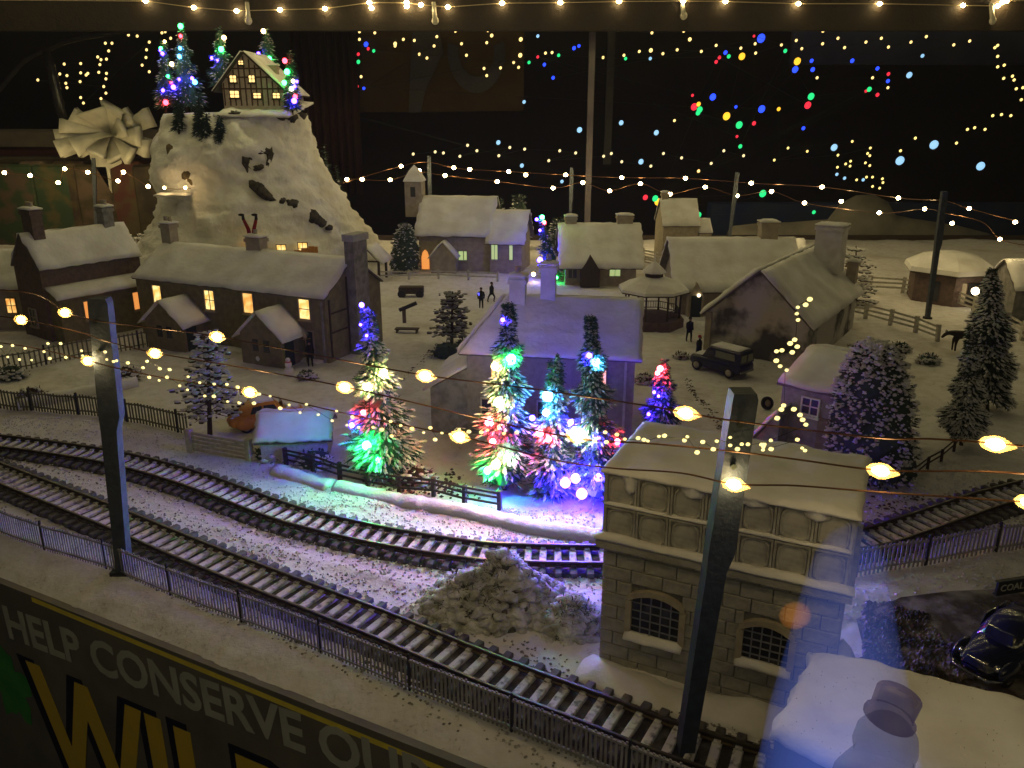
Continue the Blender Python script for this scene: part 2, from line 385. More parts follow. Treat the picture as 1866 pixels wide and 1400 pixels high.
def make_track(name, label, path, step=0.56, t0=0, t1=1):
    t = thing(name, label, 'railway track', (0, 0, 0))
    bed = MB(); rr = []
    for p, d in resample(path, .3):
        nx, ny = -d.y, d.x; ring = []
        for i in range(13):
            o = -1.45 + 2.9 * i / 12; e = 1 if abs(o) < 1.1 else 0
            ring.append((p.x + nx * o, p.y + ny * o, (.075 if e else -.03) + .035 * noise.noise(Vector((p.x * 4 + o * 3, p.y * 4, 2))) + .02 * rnd.random()))
        rr.append(ring)
    bed.rings(rr, cap=False, close=False).build('ballast_bed', mat('bed_ballast', (.045, .038, .035), .95, (.15, .14, .135), 2.2, .8, .04, 14, sharp=(.45, .7)), t)
    first = sl.build('sleeper', M_SLEEPER, t)
    rs = resample(path, step); n = 0
    for k, (p, d) in enumerate(rs):
        if abs(p.x) > 0.72 * (p.y + 9): continue
        o = first if n == 0 else inst(first, t)
        o.location = (p.x, p.y, 0.05); o.rotation_euler = (0, 0, math.atan2(d.y, d.x) + R(90) + rnd.uniform(-.015, .015)); n += 1
    for sgn in (-1, 1):
        for nm, hw, z0, z1, mt in (('rail', 0.05, 0.19, 0.37, M_RAIL), ('rail_head', 0.042, 0.37, 0.39, M_RAILTOP)):
            mb = MB(); rr = []
            for p, d in resample(path, 0.35):
                nx, ny = -d.y, d.x; c = Vector((p.x + nx * 0.627 * sgn, p.y + ny * 0.627 * sgn, 0)); w = Vector((nx, ny, 0)) * hw
                if nm == 'rail': ring = [c - w * 1.8 + Vector((0, 0, z0)), c - w * 1.8 + Vector((0, 0, z0 + .03)), c - w * .5 + Vector((0, 0, z0 + .06)), c - w + Vector((0, 0, z1 - .05)), c - w + Vector((0, 0, z1)), c + w + Vector((0, 0, z1)), c + w + Vector((0, 0, z1 - .05)), c + w * .5 + Vector((0, 0, z0 + .06)), c + w * 1.8 + Vector((0, 0, z0 + .03)), c + w * 1.8 + Vector((0, 0, z0))]
                else: ring = [c - w + Vector((0, 0, z0)), c - w * .8 + Vector((0, 0, z1)), c + w * .8 + Vector((0, 0, z1)), c + w + Vector((0, 0, z0))]
                rr.append(ring)
            mb.rings(rr).build(nm, mt, t)
    return t
make_track('railway_track', 'straight near railway track running beside the front railings', near_all)
make_track('railway_track', 'curving farther railway track passing behind the stone water tower', far_all)
# ---- front panel, its lettering imitating a reflection ----
pa = EDGE_A; pb = EDGE_A + edn * (EL + 14)
fp = thing('front_panel', 'dark panel along the front of the board imitating the reflected lettering HELP CONSERVE OUR WIL', 'sign panel', (pa.x + eout.x * .05, pa.y + eout.y * .05, 0), math.atan2(edn.y, edn.x))
M_PANEL = mat('lettered_panel', (0.135, 0.125, 0.105), 0.6, (0.21, 0.19, 0.155), 0.5, 0.8)
MB().box(0, 0, -12, EL + 14, 0.25, -0.42).build('panel_board', M_PANEL, fp)
M_LIP = mat('yellow_line', (0.95, 0.78, 0.08), 0.6, (0.7, 0.56, 0.06), 2, 0.6)
def textmesh(body, size, m, parent, loc, rot, ext=0.02, name='lettering', squeeze=1.0, offset=0.0):
    cu = bpy.data.curves.new(name, 'FONT'); cu.body = body; cu.size = size; cu.extrude = ext; cu.offset = offset; cu.resolution_u = 3
    tmp = bpy.data.objects.new('tmp', cu); C.objects.link(tmp); bpy.context.view_layer.update()
    me = bpy.data.meshes.new_from_object(tmp.evaluated_get(bpy.context.evaluated_depsgraph_get())); bpy.data.objects.remove(tmp)
    me.materials.clear(); me.materials.append(m); me.name = name
    o = bpy.data.objects.new(name, me); C.objects.link(o); o.parent = parent; o.location = loc; o.rotation_euler = rot; o.scale = (squeeze, 1, 1)
    return o
def panel_uv(px, py):
    p = onplane(px, py, pa, pb); return (p - pa).dot(edn), p.z
M_WL = mat('white_letters', (0.50, 0.50, 0.47), 0.6, (0.36, 0.36, 0.34), 1, 0.6)
M_YL = mat('yellow_letters', (0.75, 0.52, 0.03), 0.6, (0.62, 0.44, 0.03), 1, 0.5)
M_BL = mat('black_outline', (0.008, 0.008, 0.01), 0.6)
def letter(ch, px0, py0, px1, py1, m, dy, name, bold):
    """a capital whose left foot and right foot sit at these pixels; height from py of its top"""
    pass
def place_text(body, x_left, y_base, x_right, y_base_r, y_top, m, dy, name, offset):
    u0, v0 = panel_uv(x_left, y_base); u1, v1 = panel_uv(x_right, y_base_r); ut, vt = panel_uv(x_left, y_top)
    cap = vt - v0; size = cap / 0.73
    o = textmesh(body, size, m, fp, (u0, -dy, v0), (R(90), math.atan2(0, 1), 0), 0.012, name, 1.0, offset)
    w = max(v.co.x for v in o.data.vertices) - min(v.co.x for v in o.data.vertices)
    o.scale = ((u1 - u0) / w, 1, 1); o.rotation_euler = (R(90), -math.atan2(v1 - v0, u1 - u0), 0)
    return o
place_text('HELP CONSERVE OUR', 18, 1158, 800, 1462, 1104, M_WL, 0.02, 'white_lettering', 0.045)
place_text('WILD', 95, 1420, 640, 1700, 1212, M_BL, 0.012, 'letter_outline', 0.27)
place_text('WILD', 102, 1412, 632, 1690, 1216, M_YL, 0.03, 'yellow_lettering', 0.15)
u0, v0 = panel_uv(60, 1086); u1, v1 = panel_uv(900, 1432)
MB().quad((u0, -0.02, v0), (u1, -0.02, v1), (u1, -0.02, v1 - .2), (u0, -0.02, v0 - .2)).build('yellow_line', M_LIP, fp)
gp = MB(); u0, v0 = panel_uv(25, 1250)
gp.v.append((u0, -.02, v0)); ring = []
for k in range(26):
    a = 2 * math.pi * k / 26; rr_ = 1.0 + .22 * math.sin(5 * a) + .12 * math.sin(11 * a + 1); gp.v.append((u0 + 1.1 * rr_ * math.cos(a), -.02, v0 + 1.5 * rr_ * math.sin(a)))
for k in range(26): gp.f.append((0, 1 + k, 1 + (k + 1) % 26))
gp.build('reflected_green_print', mat('reflected_green_print', (0.04, 0.26, 0.04), 0.6, (0.06, 0.34, 0.05), 1, 0.8), fp)
# ---------------- buildings ----------------
M_LIT = lit_pane('lit_amber_pane', (1.0, 0.60, 0.18), (.75, .30, .05), 1.15)
M_LITW = lit_pane('lit_warm_pane', (1.0, 0.76, 0.30), (.8, .42, .08), 1.4)
M_LITG = glow('lit_green_glass', (0.62, 0.80, 0.32), 0.55)
M_LITO = glow('lit_orange_door', (1.0, 0.36, 0.08), 0.8)
M_FRAME = mat('window_frame_paint', (0.35, 0.30, 0.22), 0.6, (0.25, 0.21, 0.16), 5, 0.6)
M_DOOR = mat('dark_green_door', (0.02, 0.035, 0.035), 0.6, (0.035, 0.05, 0.05), 5, 0.6)
def window(par, x, y, z, w, h, ax, pane, nx=2, ny=2, frame=None, door=False, sill=True):
    """on the plane whose outward normal is ax ('-y','+x','-x'), centre x,y, bottom z"""
    rz = {'-y': 0, '+x': R(90), '-x': R(-90)}[ax]
    f = MB(); t = 0.07
    f.box(-w / 2 - t, -.10, 0 - t, -w / 2, .0, h + t).box(w / 2, -.10, -t, w / 2 + t, .0, h + t).box(-w / 2, -.10, h, w / 2, .0, h + t).box(-w / 2, -.10, -t, w / 2, .0, 0)
    if not door:
        for i in range(1, nx): f.box(-w / 2 + w * i / nx - .025, -.07, 0, -w / 2 + w * i / nx + .025, -.03, h)
        for i in range(1, ny): f.box(-w / 2, -.068, h * i / ny - .025, w / 2, -.032, h * i / ny + .025)
    if sill: f.box(-w / 2 - .12, -.2, -t - .1, w / 2 + .12, 0, -t)
    o = f.build('door_frame' if door else 'window', frame or M_FRAME, par); o.location = (x, y, z); o.rotation_euler = (0, 0, rz)
    p = MB().box(-w / 2, -.03, 0, w / 2, -.008, h).build('door' if door else 'pane', pane, o)
    return o
def chimney(par, x, y, z0, z1, w=0.8, d=0.7, m=None, pots=1, snow=True):
    mb = MB().box(x - w / 2, y - d / 2, z0, x + w / 2, y + d / 2, z1).box(x - w / 2 - .08, y - d / 2 - .08, z1 - .35, x + w / 2 + .08, y + d / 2 + .08, z1 - .12)
    c = mb.build('chimney', m or M_BRICK, par)
    for k in range(pots):
        px = x + (k - (pots - 1) / 2) * .42
        MB().lathe([(.17, z1), (.13, z1 + .45), (.17, z1 + .5), (.1, z1 + .5)], 8, (px, y, 0)).build('chimney_pot', M_CREAM, c)
    if snow: MB().sheet((x - w / 2 - .1, y - d / 2 - .1, z1), (x + w / 2 + .1, y - d / 2 - .1, z1), (x + w / 2 + .1, y + d / 2 + .1, z1), (x - w / 2 - .1, y + d / 2 + .1, z1), .2, 4, 4, .03).build('snow_cap', M_SNOWR, c, True)
    return c
def gable_house(t, L, D, eave, ridge, wallm, along='x', over=0.4, snow=0.22, roofd=0.1, base=-0.3, seg=1.0, edge=0.12, sd=0.0, roofm=None, hip=0.0):
    """walls and snowed roof in the local frame of t; along='x': ridge runs along x, gables at both ends"""
    if along == 'x':
        prof = [(0, base), (D, base), (D, eave), (D / 2, ridge), (0, eave)]
        Mx = Matrix(((0, 1, 0), (1, 0, 0), (0, 0, 1)))   # prism x->y, y->x
        MB().prism([(0, base), (D, base), (D, eave), (0, eave)], 0, L, Mx).build('wall', wallm, t) if hip else MB().prism(prof, 0, L, Mx).build('wall', wallm, t)
        sl_ = (ridge - eave) / (D / 2); a = (-over, 0); e2 = eave - sl_ * over
        A = [(-over, -over, e2), (L + over, -over, e2), (L + over, D / 2, ridge), (-over + hip, D / 2, ridge)]
        B = [(-over, D + over, e2), (L + over, D + over, e2), (L + over, D / 2, ridge), (-over + hip, D / 2, ridge)]
        if hip: H3 = [(-over, -over, e2), (-over, D + over, e2), (-over + hip, D / 2 + .05, ridge), (-over + hip, D / 2 - .05, ridge)]; g3 = MB().prism([(D / 2, ridge - .05), (D - .1, eave), (.1, eave)], L - .15, L, Mx).build('gable', wallm, t)
    else:
        prof = [(0, base), (L, base), (L, eave), (L / 2, ridge), (0, eave)]
        MB().prism(prof, 0, D).build('wall', wallm, t)
        sl_ = (ridge - eave) / (L / 2); e2 = eave - sl_ * over
        A = [(-over, -over, e2), (-over, D + over, e2), (L / 2, D + over, ridge), (L / 2, -over, ridge)]
        B = [(L + over, -over, e2), (L + over, D + over, e2), (L / 2, D + over, ridge), (L / 2, -over, ridge)]
    for Q in ((A, B, H3) if hip else (A, B)):
        q = [Vector(p) + Vector((0, 0, 0.03)) for p in Q]; n = (q[1] - q[0]).cross(q[3] - q[0]).normalized(); n = n if n.z > 0 else -n
        mb = MB(); mb.rings([[p for p in q], [p + n * roofd for p in q]]); r = mb.build('roof', M_SLATE, t)
        s = [p + n * (roofd + 0.004) for p in q]
        nx = max(3, int((q[1] - q[0]).length / seg)); ny = max(3, int((q[3] - q[0]).length / (seg * .7)))
        MB().sheet(s[0], s[1], s[2], s[3], snow, nx * 2, ny * 2, 0.075, edge * 1.4, sd).build('roof_snow', roofm or M_SNOWR, r, True)
def frame_from(A, B):
    d = B - A; return math.atan2(d.y, d.x), math.hypot(d.x, d.y)
def loc_of(t, p):
    """world xy -> local of a thing that is rotated about z"""
    a = -t.rotation_euler.z; v = Vector(p) - t.location
    return Vector((v.x * math.cos(a) - v.y * math.sin(a), v.x * math.sin(a) + v.y * math.cos(a), v.z))
def drift(par, pts, w=0.5, h=0.35, sd=0, name='snow_drift'):
    mb = MB(); rr = []
    for i, p in enumerate(resample([Vector(q) for q in pts], 0.5)):
        c, d = p; nx, ny = -d.y, d.x; s = 1 + .5 * noise.noise(Vector((c.x * .8 + sd, c.y * .8, 1)))
        rr.append([(c.x + nx * w * s * a, c.y + ny * w * s * a, c.z + h * s * b - .06) for a, b in ((-1, 0), (-.6, .55), (0, 1), (.6, .55), (1, 0), (0, -.2))])
    return mb.rings(rr).build(name, M_SNOWR, par, True)

# --- A: long terrace with lit windows ---
A, B = G(262, 611), G(600, 662); rz, L = frame_from(A, B)
t = thing('terraced_house', 'long olive stone terrace with four lit upper windows and two snowy gabled porches', 'house', A, rz)
D = 6.4; eave = 4.35; ridge = 6.45
gable_house(t, L, D, eave, ridge, M_STONE, sd=3, over=.16, snow=.16)
def uface(px, py, A_=A, B_=B):   # where a pixel meets the front wall: distance along, height
    p = onplane(px, py, A_, B_); return (p - A_).length * (1 if (p - A_).dot(B_ - A_) > 0 else -1) if False else ((p.x - A_.x) * math.cos(rz) + (p.y - A_.y) * math.sin(rz)), p.z
for k, (px, y0, y1, w, pm, nx, ny) in enumerate(((290, 521, 554, .78, M_LITW, 1, 1), (385, 530, 564, .85, M_LITW, 2, 2), (455, 535, 570, .85, M_LIT, 1, 1), (557, 546, 581, .85, M_LITW, 1, 2))):
    u, zt = uface(px, y0); u, zb = uface(px, y1)
    window(t, u, 0, zb, w, zt - zb, '-y', pm, nx, ny)
def porch(par, px, apex_py, ew_py, half, proj, wz):
    u, za = uface(px, apex_py)
    ez = 2.1
    p = MB().prism([(-half, -.3), (half, -.3), (half, ez), (0, wz), (-half, ez)], -proj, -.01).build('porch', M_STONE, par); p.location = (u, 0, 0)
    for s in (-1, 1):
        e = Vector((s * (half + .35), 0, ez - .35 * (wz - ez) / half)); r_ = Vector((0, 0, wz + .05))
        a = [Vector((e.x, -proj - .3, e.z)), Vector((e.x, 0.0, e.z)), Vector((0, 0.0, r_.z)), Vector((0, -proj - .3, r_.z))]
        MB().sheet(*a, .2, 6, 6, .05, .1, u).build('porch_snow', M_SNOWR, p, True)
    for s in (-.45, .45):
        w = MB().box(s - .22, -proj - .05, .95, s + .22, -proj + .02, 1.75).build('porch_window', M_GLASSD, p)
    MB().box(-.03 + half, -proj + .25, 0, half + .04, -proj + 1.15, 1.9).build('porch_door', M_DOOR, p)
    return p
porch(t, 338, 530, 0, 1.75, 2.3, 3.5)
porch(t, 512, 548, 0, 1.7, 2.3, 3.6)
u, _ = uface(583, 640); window(t, u - .9, 0, .02, .9, 2.0, '-y', M_DOOR, door=True, sill=False)
MB().box(L - .32, -.12, 0, L - .2, -.01, 4.1).build('drainpipe', M_GREY, t)
chimney(t, L * .52, D / 2, ridge - .6, ridge + 1.0, 1.3, .8, M_CREAM, 1)
chimney(t, .5, D / 2, ridge - .6, ridge + 1.5, .9, .8, M_CREAM, 2)
MB().box(L, D * .38, -.3, L + .75, D * .62, ridge + 1.3).build('chimney', M_GREY, t)
MB().box(L - .05, D * .36, ridge + 1.3, L + .85, D * .64, ridge + 1.75).build('chimney', mat('pale_pots', (.45, .45, .47), .8), t)
for zz in (1.9, 3.2): MB().box(L + .005, .3, zz, L + .09, 2.4, zz + .1).build('beam', M_TIMBER, t)
MB().box(L + .005, .3, .2, L + .09, .42, 4.2).build('beam', M_TIMBER, t); MB().box(L + .005, 2.3, .2, L + .09, 2.42, 5.4).build('beam', M_TIMBER, t)
drift(t, [(0, -.25, 0), (L, -.2, 0)], .5, .3, 3)
HA = t
# santa legs above the chimney
cu = t.matrix_basis @ Vector((L * .52 - .35, D / 2, ridge + 1.0))
lg = thing('toy_figure', 'upside-down pair of red trousered legs with black boots sticking out of the terrace chimney', 'figure', (cu.x, cu.y, cu.z + .15))
for s, dx in ((-1, -.32), (1, .28)):
    l = MB().tube([(s * .12, 0, -.25), (s * .2, 0, .35), (dx * 1.5, 0, 1.05)], .17, 8, .11).build('leg', mat('red_cloth', (.30, .02, .02), .8), lg, True)
    MB().tube([(dx * 1.5, 0, 1.02), (dx * 1.55, 0, 1.3)], .12, 8, .1).ball((dx * 1.55 - .1, -.02, 1.36), .24, .1, .1, 8, 4).build('boot', M_BLACK, l, True)
MB().lathe([(.34, -.35), (.38, -.15), (.32, .05), (.2, .1)], 12).build('white_hem', M_SNOWR, lg, True)

# --- B: brown brick house far left ---
A2, B2 = G(27, 632), G(98, 627); rz2, L2 = frame_from(A2, B2)
t = thing('brick_house', 'tall brown brick house at the left edge with snowy roof and snowed lean-to', 'house', A2, rz2)
L2 = 3.0; Bd = (G(262, 604) - G(98, 627)).length * .98; zr = 7.4
dirx = (G(262, 604) - G(98, 627)); t.rotation_euler = (0, 0, R(-35)); t.location = (-36.3, 59.6, 0)
L2 = 3.7; Bd = 7.6
gable_house(t, L2, Bd, 5.3, 7.6, M_BRICK, 'y', over=.12, sd=11, snow=.14)
# lean-to along the right side
lt = MB().prism([(0, -.3), (1.3, -.3), (1.3, 3.3), (0, 3.9)], .3, Bd - .2).build('lean_to', M_STONE, t); lt.location = (L2 + .004, 0, 0)
MB().sheet((-.0, .1, 3.95), (1.6, .1, 3.25), (1.6, Bd, 3.25), (-.0, Bd, 3.95), .22, 5, 14, .05, .08).build('lean_to_snow', M_SNOWR, lt, True)
for yy in (2.4, 6.2): window(t, L2 + 1.306, yy, 1.5, .8, 1.3, '+x', M_LITO, 1, 1)
window(t, L2 / 2 - .2, 0, 1.0, .9, 1.2, '-y', M_GLASSD, 2, 2)
chimney(t, L2 / 2, 1.0, 7.2, 9.3, 1.4, .8, M_BRICK, 2); chimney(t, L2 / 2, Bd - 1.2, 7.2, 9.0, .9, .8, M_GREY, 2)
# --- brick row left edge behind ---
t = thing('small_house', 'low snow-roofed house cut off by the left edge of the photo behind the brick house', 'house', G(-70, 600), 0)
gable_house(t, 7, 5, 3.4, 5.6, M_CREAM, sd=5)
for xx in (2, 4.2): window(t, xx, 0, 1.3, .7, 1.1, '-y', M_LIT, 2, 2)

# --- E: church ---
A, B = G(765, 492), G(893, 495); rz, L = frame_from(A, B)
t = thing('church', 'low cream church with stubby bell turret and pale green lit windows', 'church', A, rz)
D = 6.5; gable_house(t, L, D, 3.9, 7.2, M_CREAM, sd=21)
aw = lambda px, py: ((onplane(px, py, A, B).x - A.x) / math.cos(rz), onplane(px, py, A, B).z)
tx = -1.0; MB().box(tx - .9, D / 2 - .9, 5.2, tx + .9, D / 2 + .9, 8.9).build('bell_turret', M_CREAM, t)
MB().box(tx - .25, D / 2 - 1.0, 7.3, tx + .25, D / 2 - .88, 8.3).build('turret_opening', M_GLASSD, t)
MB().lathe([(1.45, 8.85), (1.3, 9.1), (.7, 9.9), (.02, 10.5)], 4, (tx, D / 2, 0), Matrix.Rotation(R(45), 3, 'Z')).build('turret_roof', M_SNOWR, t)
for px, y0, y1, w, pm in ((840, 458, 474, .8, M_LITG), (848, 458, 474, .5, M_LITG)):
    u, zt = aw(px, y0); _, zb = aw(px, y1); window(t, u, 0, zb, w * .6, zt - zb, '-y', pm, 1, 1, M_CREAM)
u, zt = aw(775, 462); MB().lathe([(0.02, 0), (.55, 0)], 4) 
dw = MB(); dw.box(-.4, -.02, 0, .4, .02, 1.3)
n0 = len(dw.v); dw.prism([(-.4, 1.3), (.4, 1.3), (.25, 1.8), (0, 2.05), (-.25, 1.8)], -.02, .02)
d = dw.build('door', M_LITO, t); d.location = (u, -.06, .1)
p = MB().prism([(-1.3, -.2), (1.3, -.2), (1.3, 1.7), (0, 3.1), (-1.3, 1.7)], -1.6, 0).build('porch', M_CREAM, t); p.location = (u + 2.2, 0, 0)
for s in (-1, 1): MB().sheet((s * 1.5, -1.8, 1.5), (s * 1.5, 0, 1.5), (0, 0, 3.2), (0, -1.8, 3.2), .2, 4, 4, .04).build('porch_snow', M_SNOWR, p, True)
A_, B_ = G(893, 497), G(950, 499); rz_, L_ = frame_from(A_, B_)
c2 = thing('church_chancel', 'lower end of the cream church with two pale green lit windows', 'church', A_, rz_)
gable_house(c2, L_, 5.5, 3.3, 6.0, M_CREAM, sd=23)
for px, w in ((878 + 6, .8), (912 + 4, .42), (938, .1)):
    if w > .2: window(c2, (onplane(max(px, 898), 470, A_, B_).x - A_.x) + (.2 if w > .6 else .9), 0, 1.4, w * .8, 1.6, '-y', M_LITG, 2 if w > .6 else 1, 1, M_CREAM)

# --- F: cottage row behind the middle ---
A, B = G(1030, 520), G(1158, 520); rz, L = frame_from(A, B)
t = thing('thatched_cottage', 'snow-covered cottage with a chimney hump at each end and a dark arched porch', 'cottage', A, rz)
gable_house(t, L, 6, 2.3, 5.3, M_CREAM, over=.7, snow=.45, sd=31)
chimney(t, .6, 3, 4.6, 6.2, 1.1, .9, M_CREAM, 0); chimney(t, L - .9, 3, 4.6, 6.3, 1.5, 1.0, M_CREAM, 0)
p = MB().prism([(-.9, 0), (.9, 0), (.9, 1.6), (0, 3.0), (-.9, 1.6)], -1.0, 0).build('porch', M_TIMBER, t); p.location = (L * .34, 0, 0)
window(t, L * .7, 0, .9, 1.0, .8, '-y', M_LITG, 2, 1, M_CREAM); window(t, L * .1, 0, .7, .8, .9, '-y', M_GLASSD, 2, 1, M_CREAM)
A, B = G(1205, 487), G(1268, 487); rz, L = frame_from(A, B)
t = thing('small_house', 'small tall house with a bright snowy roof behind the bandstand', 'house', A, rz)
gable_house(t, L, 5, 4.4, 6.8, M_CREAM, sd=33, over=.15, edge=.03); chimney(t, .4, 2.5, 6.2, 7.6, .7, .6, M_CREAM, 0)
A, B = G(1270, 487), G(1292, 487); rz, L = frame_from(A, B)
t = thing('outbuilding', 'narrow lean-to outbuilding at the right of the small tall house', 'outbuilding', A, rz)
gable_house(t, L, 3.5, 3.6, 4.8, M_CREAM, sd=34, over=.1, edge=.03)
A, B = G(1236, 573), G(1330, 573); rz, L = frame_from(A, B)
t = thing('thatched_cottage', 'long low snow-roofed cottage left of the barn with a pointed dark porch and lamp', 'cottage', A, rz)
L = 9.5; gable_house(t, L, 7, 2.4, 5.6, M_CREAM, over=.6, snow=.4, sd=36)
chimney(t, 7.8, 3.5, 5, 7.1, 1.4, 1.2, M_CREAM, 0)
p = MB().prism([(-.65, 0), (.65, 0), (.65, 1.6), (0, 2.8), (-.65, 1.6)], -.9, 0).build('porch', M_CREAM, t); p.location = (1.2, 0, 0)
MB().box(-.42, -.95, 0, .42, -.9, 1.75).build('porch_opening', M_DOOR, p)
MB().ball((.15, -1.0, 1.8), .15).build('porch_lamp', glow('porch_lamp', (1, .8, .5), 3), p)
# flat roofs far right of centre
for k, (px, py, w, lab) in enumerate(((1378, 490, 5.2, 'flat-topped snow roof of a shed behind the barn chimney'), (1840, 590, 5.0, 'grey shed with snowy roof cut off by the right edge of the photo'))):
    A = G(px, py); t = thing('shed', lab, 'shed', A, 0)
    h = zat(A.x, A.y, 462 if k == 0 else 528); gable_house(t, w, 4, h, h + (1.1 if k == 0 else 1.9), M_GREY, sd=40 + k, over=.2)

# --- barn with the mottled gable ---
A, B = G(1285, 642), G(1465, 672); rz, L = frame_from(A, B)
t = thing('stone_barn', 'broad stone barn with a frosted mottled gable wall facing the lane', 'barn', A, rz)
gable_house(t, L, 13, 2.9, 6.0, mat('frosted_stone', (.52, .50, .47), .9, (.09, .085, .08), .42, 1.0, .06, 6, sharp=(.45, .57)), 'y', over=.35, sd=50, snow=.3)
chimney(t, L / 2 + 1.6, 10.5, 4.6, 8.0, 1.9, 1.6, mat('frosted_whitewash', (.66, .65, .66), .85, (.50, .48, .48), 1.5, .8, .03, 7), 0)
MB().box(-.12, -.12, -.2, .3, .25, 2.9).build('corner_post', M_CREAM, t)
chimney(t, L - .4, 12.3, 2, 5.2, .7, .7, M_CREAM, 0)

# --- cottage K with gable window, right of centre ---
A, B = G(1398, 838), G(1500, 850)
rz, L = frame_from(G(1412, 832), G(1540, 868)); A = G(1412, 832)
t = thing('stone_cottage', 'grey stone cottage with wide snowy roof and one dark window beside the round fir', 'cottage', A, rz)
Z = zat(A.x, A.y, 700)
gable_house(t, L, 6.6, Z, Z + 1.0, M_GREY, 'x', over=.2, snow=.22, sd=60)
window(t, L * .42, 0, Z - 1.15, .75, .75, '-y', M_GLASSD, 2, 2, M_SNOWR)
MB().box(L * .55, -.05, -.2, L * .72, -.004, Z - 1.2).build('door', M_STONE, t)
o = MB().prism([(-1.5, -.3), (.5, -.3), (.5, Z - .9)], -1.1, -.01).build('lean_to', M_GREY, t)
MB().sheet((-1.65, -1.3, -.1), (.55, -1.3, Z - .85), (.55, .0, Z - .85), (-1.65, .0, -.1), .2, 8, 5, .05, .06).build('lean_to_snow', M_SNOWR, o, True)

# --- central house ---
M_WASH = mat('frosted_whitewash', (.66, .65, .66), .85, (.50, .48, .48), 1.5, .8, .03, 7)
A, B = G(853, 795), G(1150, 812); rz, L = frame_from(A, B)
t = thing('farmhouse', 'two-chimney house with a wide snowy roof behind the lit fir trees', 'house', A, rz)
D = 6.2; E_ = zat(A.x, A.y, 642); gable_house(t, L, D, 4.6, 6.7, mat('mauve_brick', (.30, .27, .24), .85, (.21, .19, .17), 4, .8, .03, 16), over=.3, snow=.16, seg=.5, edge=.05, sd=70, hip=1.9)
chimney(t, 2.2, D / 2 - .4, 5.9, 7.9, .8, .7, M_WASH, 1); chimney(t, 3.75, D / 2 - .1, 5.9, 8.5, .75, .7, M_WASH, 1)
lt = MB().prism([(-2.0, -.3), (0, -.3), (0, 3.6), (-2.0, 2.4)], .3, D - 1).build('lean_to', M_GREY, t); lt.location = (-.004, 0, 0)
MB().sheet((-2.3, 0, 2.35), (0, 0, 3.7), (0, D - .8, 3.7), (-2.3, D - .8, 2.35), .22, 6, 10, .05, .08).build('lean_to_snow', M_SNOWR, lt, True)
window(t, L * .78, 0, 2.7, .9, 1.2, '-y', glow('lit_pink_pane', (1, .42, .38), 1.4), 1, 1)
window(t, L * .5, 0, .9, 1.1, 1.2, '-y', M_GLASSD, 2, 2, M_WHITEP); window(t, L * .15, 0, .9, 1.0, 1.2, '-y', M_GLASSD, 2, 2, M_WHITEP)
window(t, L * .2, 0, 2.8, .8, 1.1, '-y', M_LITW, 1, 1)
MB().box(L - .5, -.12, 0, L - .38, -.01, 4.5).build('drainpipe', M_WHITEP, t)
drift(t, [(0, -.25, 0), (L, -.2, 0)], .5, .3, 8)

# --- bandstand ---
c = G(1187, 592); t = thing('bandstand', 'octagonal bandstand with a tiered snowy roof in the village square', 'bandstand', c, R(22.5))
MB().lathe([(2.5, -.1), (2.5, .7), (2.3, .75)], 8).build('plinth', M_BRICK, t)
cols = MB()
for k in range(8):
    a = k * math.pi / 4; cc = MB().lathe([(.12, .7), (.08, .9), (.08, 2.6), (.14, 2.75)], 6, (2.15 * math.cos(a), 2.15 * math.sin(a), 0)).build('column', M_TIMBER, t)
rl = MB()
for k in range(8):
    a, b2 = k * math.pi / 4, (k + 1) * math.pi / 4; p0 = Vector((2.15 * math.cos(a), 2.15 * math.sin(a), 0)); p1 = Vector((2.15 * math.cos(b2), 2.15 * math.sin(b2), 0))
    if k == 5: continue
    for zz in (.95, 1.45): rl.tube([p0 + Vector((0, 0, zz)), p1 + Vector((0, 0, zz))], .035, 4)
    for j in range(1, 8): q = p0.lerp(p1, j / 8); rl.tube([q + Vector((0, 0, .95)), q + Vector((0, 0, 1.45))], .02, 4)
rl.build('railing', M_TIMBER, t)
MB().lathe([(2.5, 2.65), (2.75, 2.7), (2.75, 2.8)], 8).build('roof', M_TIMBER, t)
MB().lathe([(2.78, 2.8), (2.72, 3.0), (1.9, 3.45), (.85, 3.8), (.8, 3.82)], 8).build('roof_snow', M_SNOWR, t)
MB().lathe([(.7, 3.8), (.7, 4.15)], 8).build('lantern', M_TIMBER, t)
MB().lathe([(.95, 4.15), (.9, 4.3), (.4, 4.75), (.08, 5.0), (.05, 5.4), (.02, 5.6)], 8).build('lantern_snow', M_SNOWR, t)

# --- lodge on the right ---
c = G(1722, 545); t = thing('lodge', 'six-sided brown lodge with a low snow roof and a lit lamp by the white fence', 'lodge', c, R(12))
MB().lathe([(3.4, -.2), (3.4, 2.6)], 6).build('wall', M_BRICK, t)
MB().lathe([(3.9, 2.55), (4.0, 2.7)], 6).build('roof', M_TIMBER, t)
MB().lathe([(4.02, 2.7), (3.9, 3.1), (2.4, 3.9), (1.0, 4.2), (.02, 4.25)], 6).build('roof_snow', M_SNOWR, t)
for a0, w, m_ in ((R(250), .9, M_CREAM), (R(275), 1.5, M_DARKP), (R(215), .5, M_GLASSD)):
    o = MB().box(-.05, -w / 2, .3, .05, w / 2, 2.0).build('door' if w > .8 else 'window', m_, t); o.location = (3.05 * math.cos(a0), 3.05 * math.sin(a0), 0); o.rotation_euler = (0, 0, a0)
lp = G(1771, 566); q = thing('lamp', 'bright white lamp on a short post before the lodge', 'lamp', lp)
MB().tube([(0, 0, -.1), (0, 0, 1.4)], .07, 6).build('post', M_TIMBER, q); MB().ball((0, 0, 1.65), .33).build('lamp_globe', glow('lamp_white', (1, .82, .5), 12), q)

